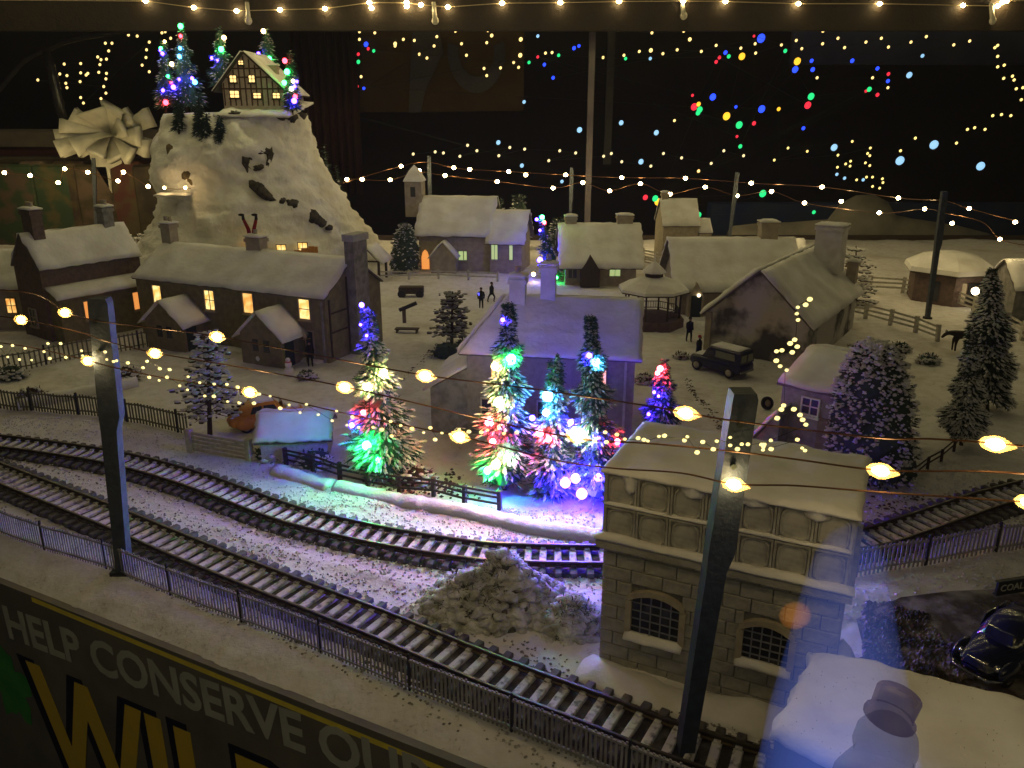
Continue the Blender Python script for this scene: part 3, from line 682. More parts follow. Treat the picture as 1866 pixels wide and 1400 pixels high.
# --- stone tower with the panelled tank (right foreground) ---
A = Vector((2.66, 21.3, 0)); L = 6.6; rz = R(-25.5); B = A + Vector((math.cos(rz) * L, math.sin(rz) * L, 0))
t = thing('water_tower', 'square stone water tower with a snow-topped panelled tank beside the near track', 'water tower', A, rz)
D = 3.9; Zs = 3.95
def tu(px, py): p = onplane(px, py, A, B); return (p.x - A.x) / math.cos(rz), p.z
core_m = mat('mortar', (.22, .215, .19), .9, (.07, .065, .05), 6, .6)
M_BLOCK = mat('stone_block', (.37, .36, .33), .9, (.25, .245, .22), 1.8, .9, .05, 10)
holes = [(tu(1148, 1130)[0], tu(1240, 1130)[0], tu(1190, 1166)[1], tu(1190, 1092)[1]), (tu(1350, 1180)[0], tu(1440, 1180)[0], tu(1390, 1212)[1], tu(1390, 1144)[1])]
MB().box(.09, .09, -.4, L - .09, D - .09, Zs).build('wall_core', core_m, t)
rs = random.Random(3)
def stones(face, u0, u1):
    z = -.2; row = 0; proto = None; n = 0
    while z < Zs - .01:
        h = .44; z1 = min(z + h, Zs); u = u0 - (0.0 if row % 2 else .45)
        while u < u1 - .02:
            w = .88 + rs.uniform(-.12, .12); a = max(u, u0); b2 = min(u + w, u1); u += w
            if face == 'front':
                cut = [(a, b2)]
                for hx0, hx1, hz0, hz1 in holes:
                    if z1 > hz0 + .05 and z < hz1 - .05:
                        nc = []
                        for p, q in cut:
                            if q <= hx0 or p >= hx1: nc.append((p, q)); continue
                            if p < hx0: nc.append((p, hx0))
                            if q > hx1: nc.append((hx1, q))
                        cut = nc
            else: cut = [(a, b2)]
            for p, q in cut:
                if q - p < .12: continue
                g = .011; pr = rs.uniform(0, .03)
                mb = MB().bevbox(0, 0, 0, q - p - 2 * g, z1 - z - 2 * g, .085 + pr * .4, .02)
                o = mb.build('stone', M_BLOCK, t)
                if face == 'front': o.location = (p + g, .09, z + g); o.rotation_euler = (R(90), 0, 0)
                elif face == 'right': o.location = (L - .09, p + g, z + g); o.rotation_euler = (R(90), 0, R(90))
                else: o.location = (.09, q - g, z + g); o.rotation_euler = (R(90), 0, R(-90))
        z = z1; row += 1
stones('front', 0, L); stones('right', .1, D)
stones('left', .1, D)
for hx0, hx1, hz0, hz1 in holes:
    w = hx1 - hx0; cx = (hx0 + hx1) / 2
    wd = MB().box(hx0, .06, hz0, hx1, .085, hz1).build('window', M_GLASSD, t)
    mb = MB()
    for i in range(1, 5): mb.box(hx0 + w * i / 5 - .018, .02, hz0, hx0 + w * i / 5 + .018, .058, hz1)
    for i in range(1, 5): mb.box(hx0, .024, hz0 + (hz1 - hz0) * i / 5 - .016, hx1, .056, hz0 + (hz1 - hz0) * i / 5 + .016)
    mb.build('glazing_bars', mat('grey_bars', (.20, .21, .27), .6), wd)
    arch = MB(); N = 8
    for i in range(N):
        a0, a1 = (i / N) * 2 - 1, ((i + 1) / N) * 2 - 1; za = lambda a: hz1 - .22 + .30 * (1 - a * a)
        x0, x1 = cx + a0 * (w / 2 + .1), cx + a1 * (w / 2 + .1)
        arch.rings([[(x0, -.09, za(a0) + .18), (x0, .1, za(a0) + .18), (x0, .1, za(a0)), (x0, -.09, za(a0))], [(x1, -.09, za(a1) + .18), (x1, .1, za(a1) + .18), (x1, .1, za(a1)), (x1, -.09, za(a1))]])
    for s in (-1, 1): arch.box(cx + s * (w / 2 + .06) - .09, -.07, hz0, cx + s * (w / 2 + .06) + .09, .05, hz1 - .2)
    arch.build('arch', M_CREAM, wd)
    MB().sheet((hx0 - .12, -.2, hz0 - .12), (hx1 + .12, -.2, hz0 - .12), (hx1 + .12, .06, hz0 + .05), (hx0 - .12, .06, hz0 + .05), .13, 8, 4, .1, .05, hx0).build('sill_snow', M_SNOWR, wd, True)
# cornice and tank
MB().box(-.18, -.18, Zs + .003, L + .18, D + .18, Zs + .28).build('cornice', M_BLOCK, t)
MB().sheet((-.22, -.22, Zs + .26), (L + .22, -.22, Zs + .26), (L + .22, .1, Zs + .32), (-.22, .1, Zs + .32), .15, 30, 3, .07, .05, 9).build('cornice_snow', M_SNOWR, t, True)
Zt0, Zt1 = Zs + .28, Zs + 2.35
M_TANK = mat('tank_grey', (.24, .235, .22), .8, (.46, .45, .42), 1.7, 1.0, .03)
MB().box(.08, .08, Zt0, L - .08, D - .08, Zt1).build('tank', mat('tank_back', (.2, .19, .17), .8), t)
nc = 7; pw = L / nc; ph = (Zt1 - Zt0) / 2
pan = MB(); N = 16
def panel_mesh(w, h):
    mb = MB(); t_ = .06
    mb.box(0, 0, 0, w, .03, h)
    for a, b2, c_, d_ in ((0, 0, w, t_), (0, h - t_, w, h), (0, t_, t_, h - t_), (w - t_, t_, w, h - t_)): mb.box(a, -.09, b2, c_, 0, d_)
    rr = []
    for k in range(20):
        a = 2 * math.pi * k / 20; cx, cz = math.cos(a), math.sin(a)
        e = (abs(cx) ** 4 + abs(cz) ** 4) ** -.25
        ring = []
        for f_, y_ in ((1.0, 0), (.95, -.05), (.86, -.05), (.80, 0)): ring.append((w / 2 + cx * e * (w / 2 - t_) * f_, y_, h / 2 + cz * e * (h / 2 - t_) * f_))
        rr.append(ring)
    rr.append(rr[0]); mb.rings(rr, cap=False); return mb
pf = panel_mesh(pw - .02, ph - .02).build('tank_panel', M_TANK, t); first = True
for r_ in range(2):
    for k in range(nc):
        o = pf if first else inst(pf, t); first = False
        o.location = (k * pw + .01, .05, Zt0 + r_ * ph + .01)
pr_ = panel_mesh(D / 5 - .02, ph - .02).build('tank_panel', M_TANK, t); first = True
for r_ in range(2):
    for k in range(5):
        for s in (0, 1):
            o = pr_ if first else inst(pr_, t); first = False
            if s: o.location = (L - .05, k * D / 5 + .01, Zt0 + r_ * ph + .01); o.rotation_euler = (0, 0, R(90))
            else: o.location = (.05, (k + 1) * D / 5 - .01, Zt0 + r_ * ph + .01); o.rotation_euler = (0, 0, R(-90))
MB().sheet((-.12, -.14, Zt1), (L + .12, -.14, Zt1), (L + .12, D + .1, Zt1), (-.12, D + .1, Zt1), .17, 60, 36, .05, .06, 4).build('tank_snow', M_SNOWR, t, True)
# snow clinging to the panel ledges and hanging in swags
sw = MB()
for r_ in range(2):
    z0 = Zt0 + r_ * ph
    sw.sheet((0, -.06, z0 + .03), (L, -.06, z0 + .03), (L, .05, z0 + .10), (0, .05, z0 + .10), .07, 50, 2, .06, .0, r_ * 7)
for k, (u, w, h) in enumerate(((.75, .42, .62), (2.5, .8, .4), (4.1, .9, .3), (5.7, .7, .35))):
    ring0 = [(u + math.cos(a) * w, -.07, Zt1 + .06) for a in (0, math.pi)]
    rr = []
    for i in range(7):
        f_ = i / 6; ww = w * max(0.0, math.cos(f_ * 1.5)) ** .6 * (1 - .45 * math.sin(f_ * 3.14)) + .02
        rr.append([(u - ww, -.02, Zt1 + .1 - h * f_), (u, -.14, Zt1 + .1 - h * f_), (u + ww, -.02, Zt1 + .1 - h * f_), (u, .04, Zt1 + .1 - h * f_)])
    sw.rings(rr)
sw.build('snow_ledge', M_SNOWR, t, True)
drift(t, [(-.3, -.5, -.05), (L * .3, -.9, -.1), (L * .65, -.6, 0), (L, -.4, 0)], .85, .36, 5)
for sx_ in (L + .1,): drift(t, [(sx_, 0, 0), (sx_, D, 0)], .5, .7, 2)

# --- bright snow-roofed shed at the bottom right corner ---
zz = 3.4
q = [G(1478, 1198, zz), G(1960, 1318, zz + .1), G(1960, 1640, zz), G(1405, 1345, zz)]
t = thing('market_shed', 'glittering snow roof of the dark blue shed in the bottom right corner', 'shed', (q[3].x, q[3].y, 0))
o3 = Vector((q[3].x, q[3].y, 0)); ql = [p - o3 for p in q]
MB().sheet(ql[3], ql[2], ql[1], ql[0], .34, 40, 30, .09, .12, 13).build('roof_snow', M_SNOWR, t, True)
ins = [Vector(((p.x * .93 + .1), (p.y * .93 + .05), 0)) for p in ql]
mb = MB(); mb.rings([[Vector((p.x, p.y, -.3)) for p in ins], [Vector((p.x, p.y, p_.z - .04)) for p, p_ in zip(ins, ql)]]); mb.build('wall', mat('dark_blue_paint', (.02, .04, .12), .6, (.015, .03, .08), 1, .6), t)
gl = MB()
for _ in range(420):
    u, v = rnd.random(), rnd.random(); p = (ql[3] * (1 - u) + ql[2] * u) * (1 - v) + (ql[0] * (1 - u) + ql[1] * u) * v
    p += Vector((0, 0, .44 + rnd.uniform(-.05, .05))); s = .022
    a = Vector([rnd.gauss(0, 1) for _ in range(3)]).normalized() * s; b2 = Vector([rnd.gauss(0, 1) for _ in range(3)]).normalized() * s
    gl.tri(p, p + a, p + b2)
gl = gl.build('glitter', mat('glitter_flakes', (.9, .85, .7), .08, (.9, .9, .9), 1, .5, metal=1.0), t); gl['kind'] = 'stuff'
# ---------------- mountain ----------------
YM = 90.0
def mx(px, y): p = atY(px, y, YM); return p.x
lv = [(520, 225, 735, 13), (470, 240, 705, 12), (440, 262, 680, 11), (415, 283, 662, 10.4), (400, 290, 650, 10), (350, 296, 612, 9), (330, 290, 598, 8.6), (290, 288, 574, 8.2), (250, 294, 566, 7.8), (222, 300, 560, 7.2), (208, 306, 552, 6.8)]
mt = thing('snow_mountain', 'tall white snow-covered crag carrying a timbered chalet on its summit', 'mountain', (0, 0, 0))
mb = MB(); K = 110; rr = []
nl = 70
def interp(zz):
    P = [(atY(500, y, YM).z, mx(a, y), mx(b2, y), d) for y, a, b2, d in lv]
    for (z0, a0, b0, d0), (z1, a1, b1, d1) in zip(P, P[1:]):
        if z0 <= zz <= z1:
            t = (zz - z0) / (z1 - z0); return a0 + (a1 - a0) * t, b0 + (b1 - b0) * t, d0 + (d1 - d0) * t
    return P[0][1:] if zz < P[0][0] else P[-1][1:]
ztop = atY(500, 208, YM).z
def mring(zz, f=1.0, jit=1.0):
    a, b2, d = interp(zz); cx, hw = (a + b2) / 2, (b2 - a) / 2; ring = []
    for k in range(K):
        th = 2 * math.pi * k / K; c, s = math.cos(th), math.sin(th)
        p = Vector((c, s, zz * .12)); n1 = noise.noise(Vector((c * 1.7, s * 1.7, zz * .22))); n2 = noise.noise(Vector((c * 4.5, s * 4.5, zz * .6))); n3 = noise.noise(Vector((c * 12, s * 12, zz * 1.7)))
        g = (1 + jit * (.16 * n1 * abs(s) + .10 * n2 * (.3 + .7 * abs(s)) + .045 * n3)) * f
        ring.append(Vector((cx + hw * c * g, YM + d * s * g, zz + .15 * n3 * jit)))
    return ring
for i in range(nl): rr.append(mring(-.5 + (ztop + .5) * i / (nl - 1)))
for i, f in enumerate((.93, .8, .6, .35, .02)): rr.append([Vector((p.x, p.y, ztop + .25 * (1 - f) + .1 * noise.noise(p * .8))) for p in mring(ztop, f)])
mb.rings(rr)
mb.build('snow_face', mat('crag_snow', (.82, .82, .82), .85, (.62, .60, .56), .45, .9, .35, 1.1), mt, True)
M_HOLLOW = mat('hollow_shade', (.025, .022, .02), .9, (.10, .09, .075), 2, .8, .1)  # dark colour of lumps that stand in for shaded hollows in the crag
def surf_y(px, py):
    a, b2, d = interp(atY(px, py, YM).z); x = mx(px, py); cx, hw = (a + b2) / 2, (b2 - a) / 2
    c = max(-1, min(1, (x - cx) / hw)); return YM - d * math.sqrt(max(0, 1 - c * c)) * .97
def onm(px, py, off=0.0):
    Y = YM
    for _ in range(6):
        p = atY(px, py, Y); a, b2, d = interp(p.z); cx, hw = (a + b2) / 2, (b2 - a) / 2
        c = max(-.999, min(.999, (p.x - cx) / hw)); Y = YM - d * math.sqrt(1 - c * c) + off
    return atY(px, py, Y)
for px, py, rx, rz_, tilt in ((447, 292, .35, 1.0, .1), (452, 282, .35, .5, .8), (468, 277, .9, .22, -.1), (484, 275, .5, .3, .2), (490, 293, .3, .9, -.3), (472, 306, .5, .25, .2), (474, 347, 1.0, .42, -.7), (483, 354, .8, .3, -.6), (531, 373, .55, .4, .2), (568, 394, .9, .5, -.5), (580, 402, .7, .35, -.6), (515, 366, .3, .25, 0), (600, 415, .3, .2, 0), (548, 212, .5, .3, 0), (512, 211, .6, .35, 0), (530, 213, .5, .45, 0), (470, 209, .6, .2, 0), (430, 207, .7, .2, 0)):
    p = onm(px, py, -.1 if py > 230 else -.3); rx *= 1.25; rz_ *= 1.25; mb = MB().ball((0, 0, 0), rx, .6, rz_, 12, 7, None, .28); o = mb.build('crag_lump', M_HOLLOW, mt, True); o.location = p; o.rotation_euler = (0, -tilt, 0)
# grotto on the left flank
p = onm(330, 300, .1)
for k, (dx, dz, rx, rz_) in enumerate(((0, 0, .8, 1.9), (-.7, 1.0, .5, .9), (.6, -1.1, .7, 1.1))):
    o = MB().ball((0, 0, 0), rx, .7, rz_, 12, 8, None, .14).build('crag_lump', mat('ochre_rock', (.16, .12, .06), .9, (.06, .045, .03), 1.5, .9, .12), mt, True); o.location = p + Vector((dx, .1, dz)); o.rotation_euler = (0, -.35, 0)
p = onm(318, 356, -.5); MB().sheet((-1.6, -1.0, 0), (1.5, -1.0, 0), (1.5, .8, 0), (-1.6, .8, 0), .3, 8, 6, .1, .2).build('snow_ledge', M_SNOWR, mt, True).location = p
# little windows, arched door and fence at the foot
for px, py in ((513, 456), (552, 452)):
    p = onm(px, py, -.45); w = window(mt, p.x, p.y, p.z - .55, .85, 1.05, '-y', M_LITW, 2, 2, M_TIMBER)
p = onm(460, 443, -.3); o = MB().prism([(-.6, -.9), (.6, -.9), (.6, .3), (.35, .8), (0, 1.0), (-.35, .8), (-.6, .3)], -.1, .1).build('arched_door', M_LITO if False else M_LIT, mt); o.location = p
a, b2 = onm(522, 470, -.9), onm(574, 456, -.7)
for k in range(9):
    q = a.lerp(b2, k / 8); o = MB().box(-.28, -.05, -.5, .28, .05, .35 + .12 * (k % 2)).build('fence_board', mat('orange_wood', (.55, .26, .07), .7, (.4, .18, .05), 3, .6), mt); o.location = q; o.rotation_euler = (0, 0, .12)
pw_ = onm(322, 349, -1.2)
wl = thing('ledge_lights', 'two warm bulbs shining on the snowy ledge left of the crag', 'fairy lights', pw_)
M_BW = glow('bulb_warm', (1, .74, .32), 120); M_BWS = glow('bulb_warm_small', (1, .7, .3), 60)
MB().tube([(-1.2, 0, .3), (0, .1, .2), (1.4, 0, .28)], .03, 4).build('wire', M_WIRE, wl)
for dx in (-1.1, .9): MB().ball((dx, -.1, .35), .14, seg=8, nr=5).build('bulb', glow('bulb_ledge', WARM, 60), wl)

# chalet
M_BEAMC = mat('chalet_beam', (.11, .06, .04), .8, (.07, .04, .03), 5, .7)
c = atY(408, 187, 84.5); ce = atY(522, 187, 84.5)
ch = thing('chalet', 'half-timbered chalet with glowing windows and a steep snowy roof on top of the crag', 'chalet', (c.x, c.y, c.z - .1))
Lc = ce.x - c.x; W_ = 1.0
def cz(py): return atY(450, py, 84.5).z - c.z + .1
ax_ = atY(432, 95, 84.5).x - c.x + .6; zr_ = cz(97)
ez = cz(152); er = cz(168)
prof = [(0, -.6), (Lc, -.6), (Lc, er), (ax_, zr_), (.0, ez)]
MB().prism(prof, 0, 7).build('wall', mat('chalet_plaster', (.55, .46, .38), .85, (.38, .30, .25), 3, .7, .04), ch)
slR = (zr_ - er) / (Lc - ax_); slL = (zr_ - ez) / ax_
for e0, z0, o_ in ((-.75, ez - slL * .75, 0), (Lc + .45, er - slR * .45, 1)):
    q = [(e0, -.45, z0), (e0, 7.3, z0), (ax_, 7.3, zr_), (ax_, -.45, zr_)]
    q = [Vector(p) + Vector((0, 0, .03)) for p in q]; n_ = (q[1] - q[0]).cross(q[3] - q[0]).normalized(); n_ = n_ if n_.z > 0 else -n_
    r_ = MB().rings([q, [p + n_ * .16 for p in q]]).build('roof', M_TIMBER, ch)
    s_ = [p + n_ * .17 for p in q]; MB().sheet(*s_, .18, 10, 8, .06, .08, o_).build('roof_snow', M_SNOWR, r_, True)
for z in (cz(162), cz(141), cz(125)):
    xa = 0 if z < ez else (z - ez) / slL; xb = Lc if z < er else Lc - (z - er) / slR
    MB().box(xa, -.1, z - .07, xb, -.004, z + .07).build('beam', M_BEAMC, ch)
for k in range(12):
    x = .15 + k * (Lc - .3) / 11; zt = min(ez + slL * x, zr_ - slR * (x - ax_)) - .15
    MB().box(x - .06, -.085, -.2, x + .06, -.006, zt).build('beam', M_BEAMC, ch)
for px, y0, y1, w in ((427, 166, 178, .85), (468, 170, 179, .7), (503, 170, 179, .65), (427, 138, 150, .6), (461, 138, 150, .55), (444, 111, 118, .45)):
    u = atY(px, 160, 84.5).x - c.x; window(ch, u, -.09, cz(y1), w, cz(y0) - cz(y1), '-y', glow('chalet_pane', (1, .66, .24), 1.7), 2, 2, M_TIMBER)
chimney(ch, Lc * .72, 2.5, zr_ - 3, zr_ - 1.0, .9, .9, M_CREAM, 0)
pp = G(0, 0) if False else None
o = MB().sheet((c.x - .4, 82.6, c.z - 1.3), (ce.x + .6, 82.6, c.z - 1.4), (ce.x + .9, 92, c.z - .1), (c.x - .4, 92, c.z - .1), .5, 18, 12, .15, .3, 77).build('snow_terrace', M_SNOWR, mt, True)
# ---------------- trees ----------------
def blade(mb, p, d, L, w, droop=0.0, side=None):
    s = side or d.cross(Vector((0, 0, 1))); s = s.normalized() if s.length > 1e-3 else Vector((1, 0, 0))
    q = p + d * L * .55 + Vector((0, 0, -droop * .3 * L)); e = p + d * L + Vector((0, 0, -droop * L))
    n = len(mb.v); mb.v += [tuple(p), tuple(q + s * w), tuple(e), tuple(q - s * w)]; mb.f.append((n, n + 1, n + 2, n + 3))
def fir(name, label, cat, base, top, r, n=1500, snow=.5, seed=0, mneedle=None, shape='cone', group=None, wid=.035, msnow=None, start=.07, tl=.38, dense=1.0, lite=False):
    """base, top world points; twigs leave the stem in all directions, each twig a spray of needles with snow on its tip"""
    rg = random.Random(seed); t = thing(name, label, cat, base, 0, group); ax = top - base; Ht = ax.length
    MB().tube([Vector((0, 0, -.25)), ax * .3, ax * .95], max(.1, r * .07), 7, .03).build('trunk', M_BARK, t)
    g = MB(); s = MB()
    for i in range(n):
        f = start + (1 - start) * (1 - (1 - rg.random()) ** .62 if shape == 'cone' else rg.random())
        if f > .985: f = .985
        if shape == 'cone': rad = r * (1 - f) ** .85 * (.72 + .28 * math.sin(f * Ht * 4.2 + 1)) + .05 * r
        elif shape == 'spire': rad = r * (1 - f) ** .62 * (.74 + .26 * math.sin(f * Ht * 4.0 + 1)) + .03
        elif shape == 'column': rad = r * (min(1, (1 - f) * 2.0) ** .7) * (.85 + .15 * math.sin(f * 23)) + .04
        else: rad = r * math.sqrt(max(0, 1 - f ** 2.4)) * (.94 if f > .1 else .8)
        a = rg.uniform(0, 6.2832); out = Vector((math.cos(a), math.sin(a), 0))
        up = rg.uniform(-.45, .15) + (.9 * max(0, f - .8) * 3 if shape != 'ball' else (f - .4) * 1.5)
        d = (out + Vector((0, 0, up))).normalized(); rl = rad * rg.uniform(.72, 1.15)
        p0 = ax * f; L = tl * rg.uniform(.7, 1.2) * (1 if shape == 'ball' else .45 + .75 * (1 - f))
        tip = p0 + d * rl
        k = 3 if lite else int(7 * dense)
        st = tip - d * min(rl, L * 1.3)
        side = d.cross(Vector((rg.gauss(0, 1), rg.gauss(0, 1), rg.gauss(0, 1)))).normalized()
        blade(g, st, d, L * 1.35, wid * .8, .12, side)
        for j in range(k):
            q = st + d * (j / k) * L * 1.1; v = (d * .9 + side * (.75 if j % 2 else -.75) + Vector((rg.uniform(-.3, .3), rg.uniform(-.3, .3), rg.uniform(-.3, .3)))).normalized()
            blade(g, q, v, L * .42, wid * .55, .1, None)
        if shape == 'ball' and not lite:
            if rg.random() < .95: sc_ = rg.uniform(.025, .11); s.ball(tip, sc_ * rg.uniform(.7, 1.7), sc_, sc_ * .6, 6, 4, Matrix.Rotation(a, 3, 'Z'), .45, rg)
        elif rg.random() < snow:
            w = wid * rg.uniform(1.0, 1.9); sd2 = Vector((-d.y, d.x, 0)).normalized()
            up_ = Vector((0, 0, wid * .9)); b0 = tip - d * L * .75 + up_; e0 = tip + d * L * .12 + up_ * .5 - Vector((0, 0, .04))
            m_ = b0.lerp(e0, .6) + up_ * .6
            nn_ = len(s.v); s.v += [tuple(b0), tuple(m_ + sd2 * w - up_ * .7), tuple(e0), tuple(m_ - sd2 * w - up_ * .7), tuple(m_ + up_ * .5)]
            s.f += [(nn_, nn_ + 1, nn_ + 4), (nn_ + 1, nn_ + 2, nn_ + 4), (nn_ + 2, nn_ + 3, nn_ + 4), (nn_ + 3, nn_, nn_ + 4), (nn_, nn_ + 3, nn_ + 2, nn_ + 1)]
    core = []
    for i in range(13):
        f = start + (.97 - start) * i / 12
        q = r * ((1 - f) ** .85 if shape in ('cone', 'spire') else min(1, (1 - f) * 2.0) ** .7 if shape == 'column' else math.sqrt(max(0, 1 - f ** 2.4))) * (.5 if not shape == 'ball' else .86)
        c_ = ax * f; core.append([c_ + Vector((math.cos(a_) * q * rg.uniform(.8, 1.15), math.sin(a_) * q * rg.uniform(.8, 1.15), rg.uniform(-.08, .08))) for a_ in [6.2832 * k_ / 14 for k_ in range(14)]])
    g.rings(core)
    g.build('crown', mneedle or M_NEEDLE, t)
    if s.v: s.build('snow_on_branches', msnow or M_TIPS, t)['kind'] = 'stuff'
    return t
def wtop(base, px, py): return atY(px, py, base.y)
lit = []  # trees that carry a light string
def addfir(bp, tp, rpx, **k):
    b_ = G(*bp); tp_ = wtop(b_, *tp); r_ = rpx / ppu(b_.y, 3)
    t = fir(base=b_, top=tp_, r=r_, **k); return (t, b_, tp_, r_)
GF = 'lit snowy firs in the middle of the board'
T1 = addfir((706, 868), (669, 562), 84, name='fir_tree', label='snow-tipped fir leaning left beside the blue-lit shed, the leftmost lit fir', cat='fir tree', n=2000, seed=1, snow=.75, wid=.055, tl=.62, group=GF)
T2 = addfir((920, 893), (928, 555), 74, name='fir_tree', label='tallest of the lit firs, green at the top and red in the middle', cat='fir tree', n=2400, seed=2, snow=.6, wid=.05, tl=.55, shape='spire', group=GF)
T3 = addfir((1006, 902), (1013, 650), 70, name='fir_tree', label='shorter lit fir with cyan light between the two tall firs', cat='fir tree', n=1500, seed=3, snow=.75, wid=.055, tl=.6, group=GF)
T4 = addfir((1088, 912), (1076, 578), 70, name='fir_tree', label='tall blue-lit fir just left of the water tower tank', cat='fir tree', n=2800, seed=4, snow=.4, wid=.045, tl=.5, shape='spire', group=GF)
T5 = addfir((1206, 800), (1211, 655), 58, name='fir_tree', label='small fir with a red light at its top behind the tank', cat='fir tree', n=1300, seed=5, snow=.5, wid=.05, tl=.5, group=GF)
addfir((1586, 870), (1594, 630), 84, name='round_fir_tree', label='big rounded dark fir dusted with snow behind the water tower', cat='fir tree', n=3600, seed=6, snow=.8, wid=.05, tl=.26, shape='ball', mneedle=M_NEEDLE2)
addfir((1752, 812), (1772, 597), 54, name='fir_tree', label='dark snowy pointed fir in front of the taller one at the right', cat='fir tree', n=2300, seed=7, snow=.8, wid=.055, tl=.5, mneedle=M_NEEDLE2, start=.12)
addfir((1800, 748), (1808, 490), 46, name='fir_tree', label='tallest dark snowy fir near the right edge', cat='fir tree', n=2600, seed=8, snow=.75, wid=.055, tl=.5, mneedle=M_NEEDLE2, shape='column', start=.1)
addfir((738, 494), (738, 410), 30, name='clipped_shrub', label='dark egg-shaped frosted shrub in front of the church', cat='shrub', n=900, seed=9, snow=.8, wid=.07, tl=.5, shape='ball', mneedle=M_NEEDLE2, lite=True)
addfir((398, 470), (398, 414), 34, name='clipped_shrub', label='dark rounded frosted bush at the foot of the crag', cat='shrub', n=800, seed=10, snow=.5, wid=.07, tl=.6, shape='ball', mneedle=M_NEEDLE2, lite=True)
T11 = addfir((1010, 512), (986, 392), 34, name='fir_tree', label='slim distant fir lit blue, with coloured bulbs at its tip behind the farmhouse chimneys', cat='fir tree', n=700, seed=11, snow=.4, wid=.06, tl=.6, lite=True)
for k, (bx, by, tx_, ty, rp, lab) in enumerate(((785, 425, 786, 372, 16, 'frosted tree just behind the church roof ridge'), (832, 425, 833, 374, 18, 'frosted tree right behind the middle of the church roof'), (905, 440, 906, 368, 24, 'dark frosted tree behind the right end of the church'), (942, 450, 946, 362, 26, 'taller dark frosted tree right of the church'), (1018, 470, 1018, 405, 26, 'brownish frosted tree beside the left chimney of the snowy cottage'), (612, 350, 590, 262, 14, 'thin dark tree against the right flank of the crag'), (640, 415, 610, 300, 16, 'dark drooping tree low on the right flank of the crag'))):
    b_ = Vector((atY(bx, by, 100).x, 100 if k < 5 else 96, 0)); tp_ = atY(tx_, ty, b_.y); b_.x = atY(bx, by, b_.y).x; r_ = rp / ppu(b_.y)
    fir('background_tree', lab, 'tree', b_, tp_, r_, n=420, seed=20 + k, snow=.45 if k < 5 else .1, wid=.09, tl=.8, lite=True, mneedle=M_NEEDLE2, shape='ball' if k in (2, 3, 4) else 'cone')
# firs on the crag
MT = []
for k, (bx, by, tx_, ty, rp, Y, lab, nd) in enumerate(((340, 205, 330, 42, 46, 93, 'broad lit green fir at the left of the summit', 1500), (302, 200, 299, 72, 30, 92, 'lit fir at the far left edge of the summit', 900), (404, 160, 399, 48, 34, 95, 'lit fir behind the chalet roof on the left', 900), (490, 165, 486, 52, 38, 95, 'lit fir rising behind the chalet roof on the right', 1000), (533, 205, 529, 92, 24, 84, 'slim lit fir at the right end of the chalet', 800))):
    b_ = atY(bx, by, Y); tp_ = atY(tx_, ty, Y); r_ = rp / ppu(Y, 18)
    MT.append((fir('fir_tree', lab, 'fir tree', b_, tp_, r_, n=nd, seed=40 + k, snow=.25, wid=.055, tl=.7, lite=True, group='lit firs on the summit'), b_, tp_, r_))
for k, (bx, by, tx_, ty, rp, lab) in enumerate(((326, 240, 325, 172, 16, 'small dark unlit fir, leftmost of four on the left flank of the crag'), (364, 248, 362, 172, 17, 'small dark unlit fir, second from the left on the flank of the crag'), (378, 272, 376, 205, 17, 'small dark unlit fir lowest on the flank of the crag'), (400, 268, 400, 210, 15, 'small dark unlit fir, rightmost on the left flank of the crag'))):
    p = onm(bx, by, -.2); tp_ = atY(tx_, ty, p.y); fir('fir_tree', lab, 'fir tree', p, tp_, rp / ppu(p.y, 14), n=420, seed=60 + k, snow=.05, wid=.07, tl=.6, lite=True, mneedle=mat('teal_green', (.02, .045, .05), .8, (.03, .06, .06), 3, .7))
# layered trees: flat plates of snowy foliage
def layered(label, base, top, r, layers, seed, m1, m2, name='layered_tree', start=.22, lean=0, leafy=1.0):
    rg = random.Random(seed); t = thing(name, label, 'tree', base); Ht = (top - base).z; ax = top - base
    MB().tube([(0, 0, -.2), ax * .5, ax * .97], .14, 7, .04).build('trunk', M_BARK, t)
    g = MB(); s = MB()
    for i in range(layers):
        f = start + (1 - start) * i / (layers - .3); R_ = r * (1 - .75 * (i / layers) ** 1.4); z = ax * f
        nb = int(7 * (1 - .5 * i / layers)) + 3
        for j in range(nb):
            a = 6.283 * j / nb + rg.uniform(-.3, .3) + i; L = R_ * rg.uniform(.6, 1.1); d = Vector((math.cos(a), math.sin(a), rg.uniform(-.12, .08)))
            g.tube([z, z + d * L], .035, 4, .015)
            for q in range(int(5 * leafy)):
                u = rg.uniform(.3, 1.05); c0 = z + d * L * u + Vector((rg.uniform(-.3, .3), rg.uniform(-.3, .3), rg.uniform(-.03, .08))); sc_ = rg.uniform(.07, .22) * (r / 1.6)
                s.ball(c0, sc_, sc_ * rg.uniform(.6, 1), sc_ * .28, 7, 4, Matrix.Rotation(a, 3, 'Z'), .15, rg)
                if rg.random() < .5: g.ball(c0 - Vector((0, 0, .1)), sc_ * .9, sc_ * .7, .05, 6, 3, None, .2, rg)
    g.build('branches', m1, t); s.build('snow_plates' if m2 is M_TIPS else 'crown', m2, t, True)['kind'] = 'stuff'
    return t
b_ = G(382, 792); layered('tall bare tree whose flat branches are piled with snow, beside the white gate', b_, wtop(b_, 378, 598), 1.7, 10, 1, M_BARK, mat('frost_plates', (.64, .65, .68), .85, (.42, .43, .45), 2.5, .9))
b_ = G(823, 628); layered('grey flat-branched tree in the middle of the snowy green', b_, wtop(b_, 825, 528), 1.75, 7, 2, M_BARK, mat('grey_foliage', (.30, .30, .29), .9, (.16, .16, .16), 3, .8), leafy=1.2)
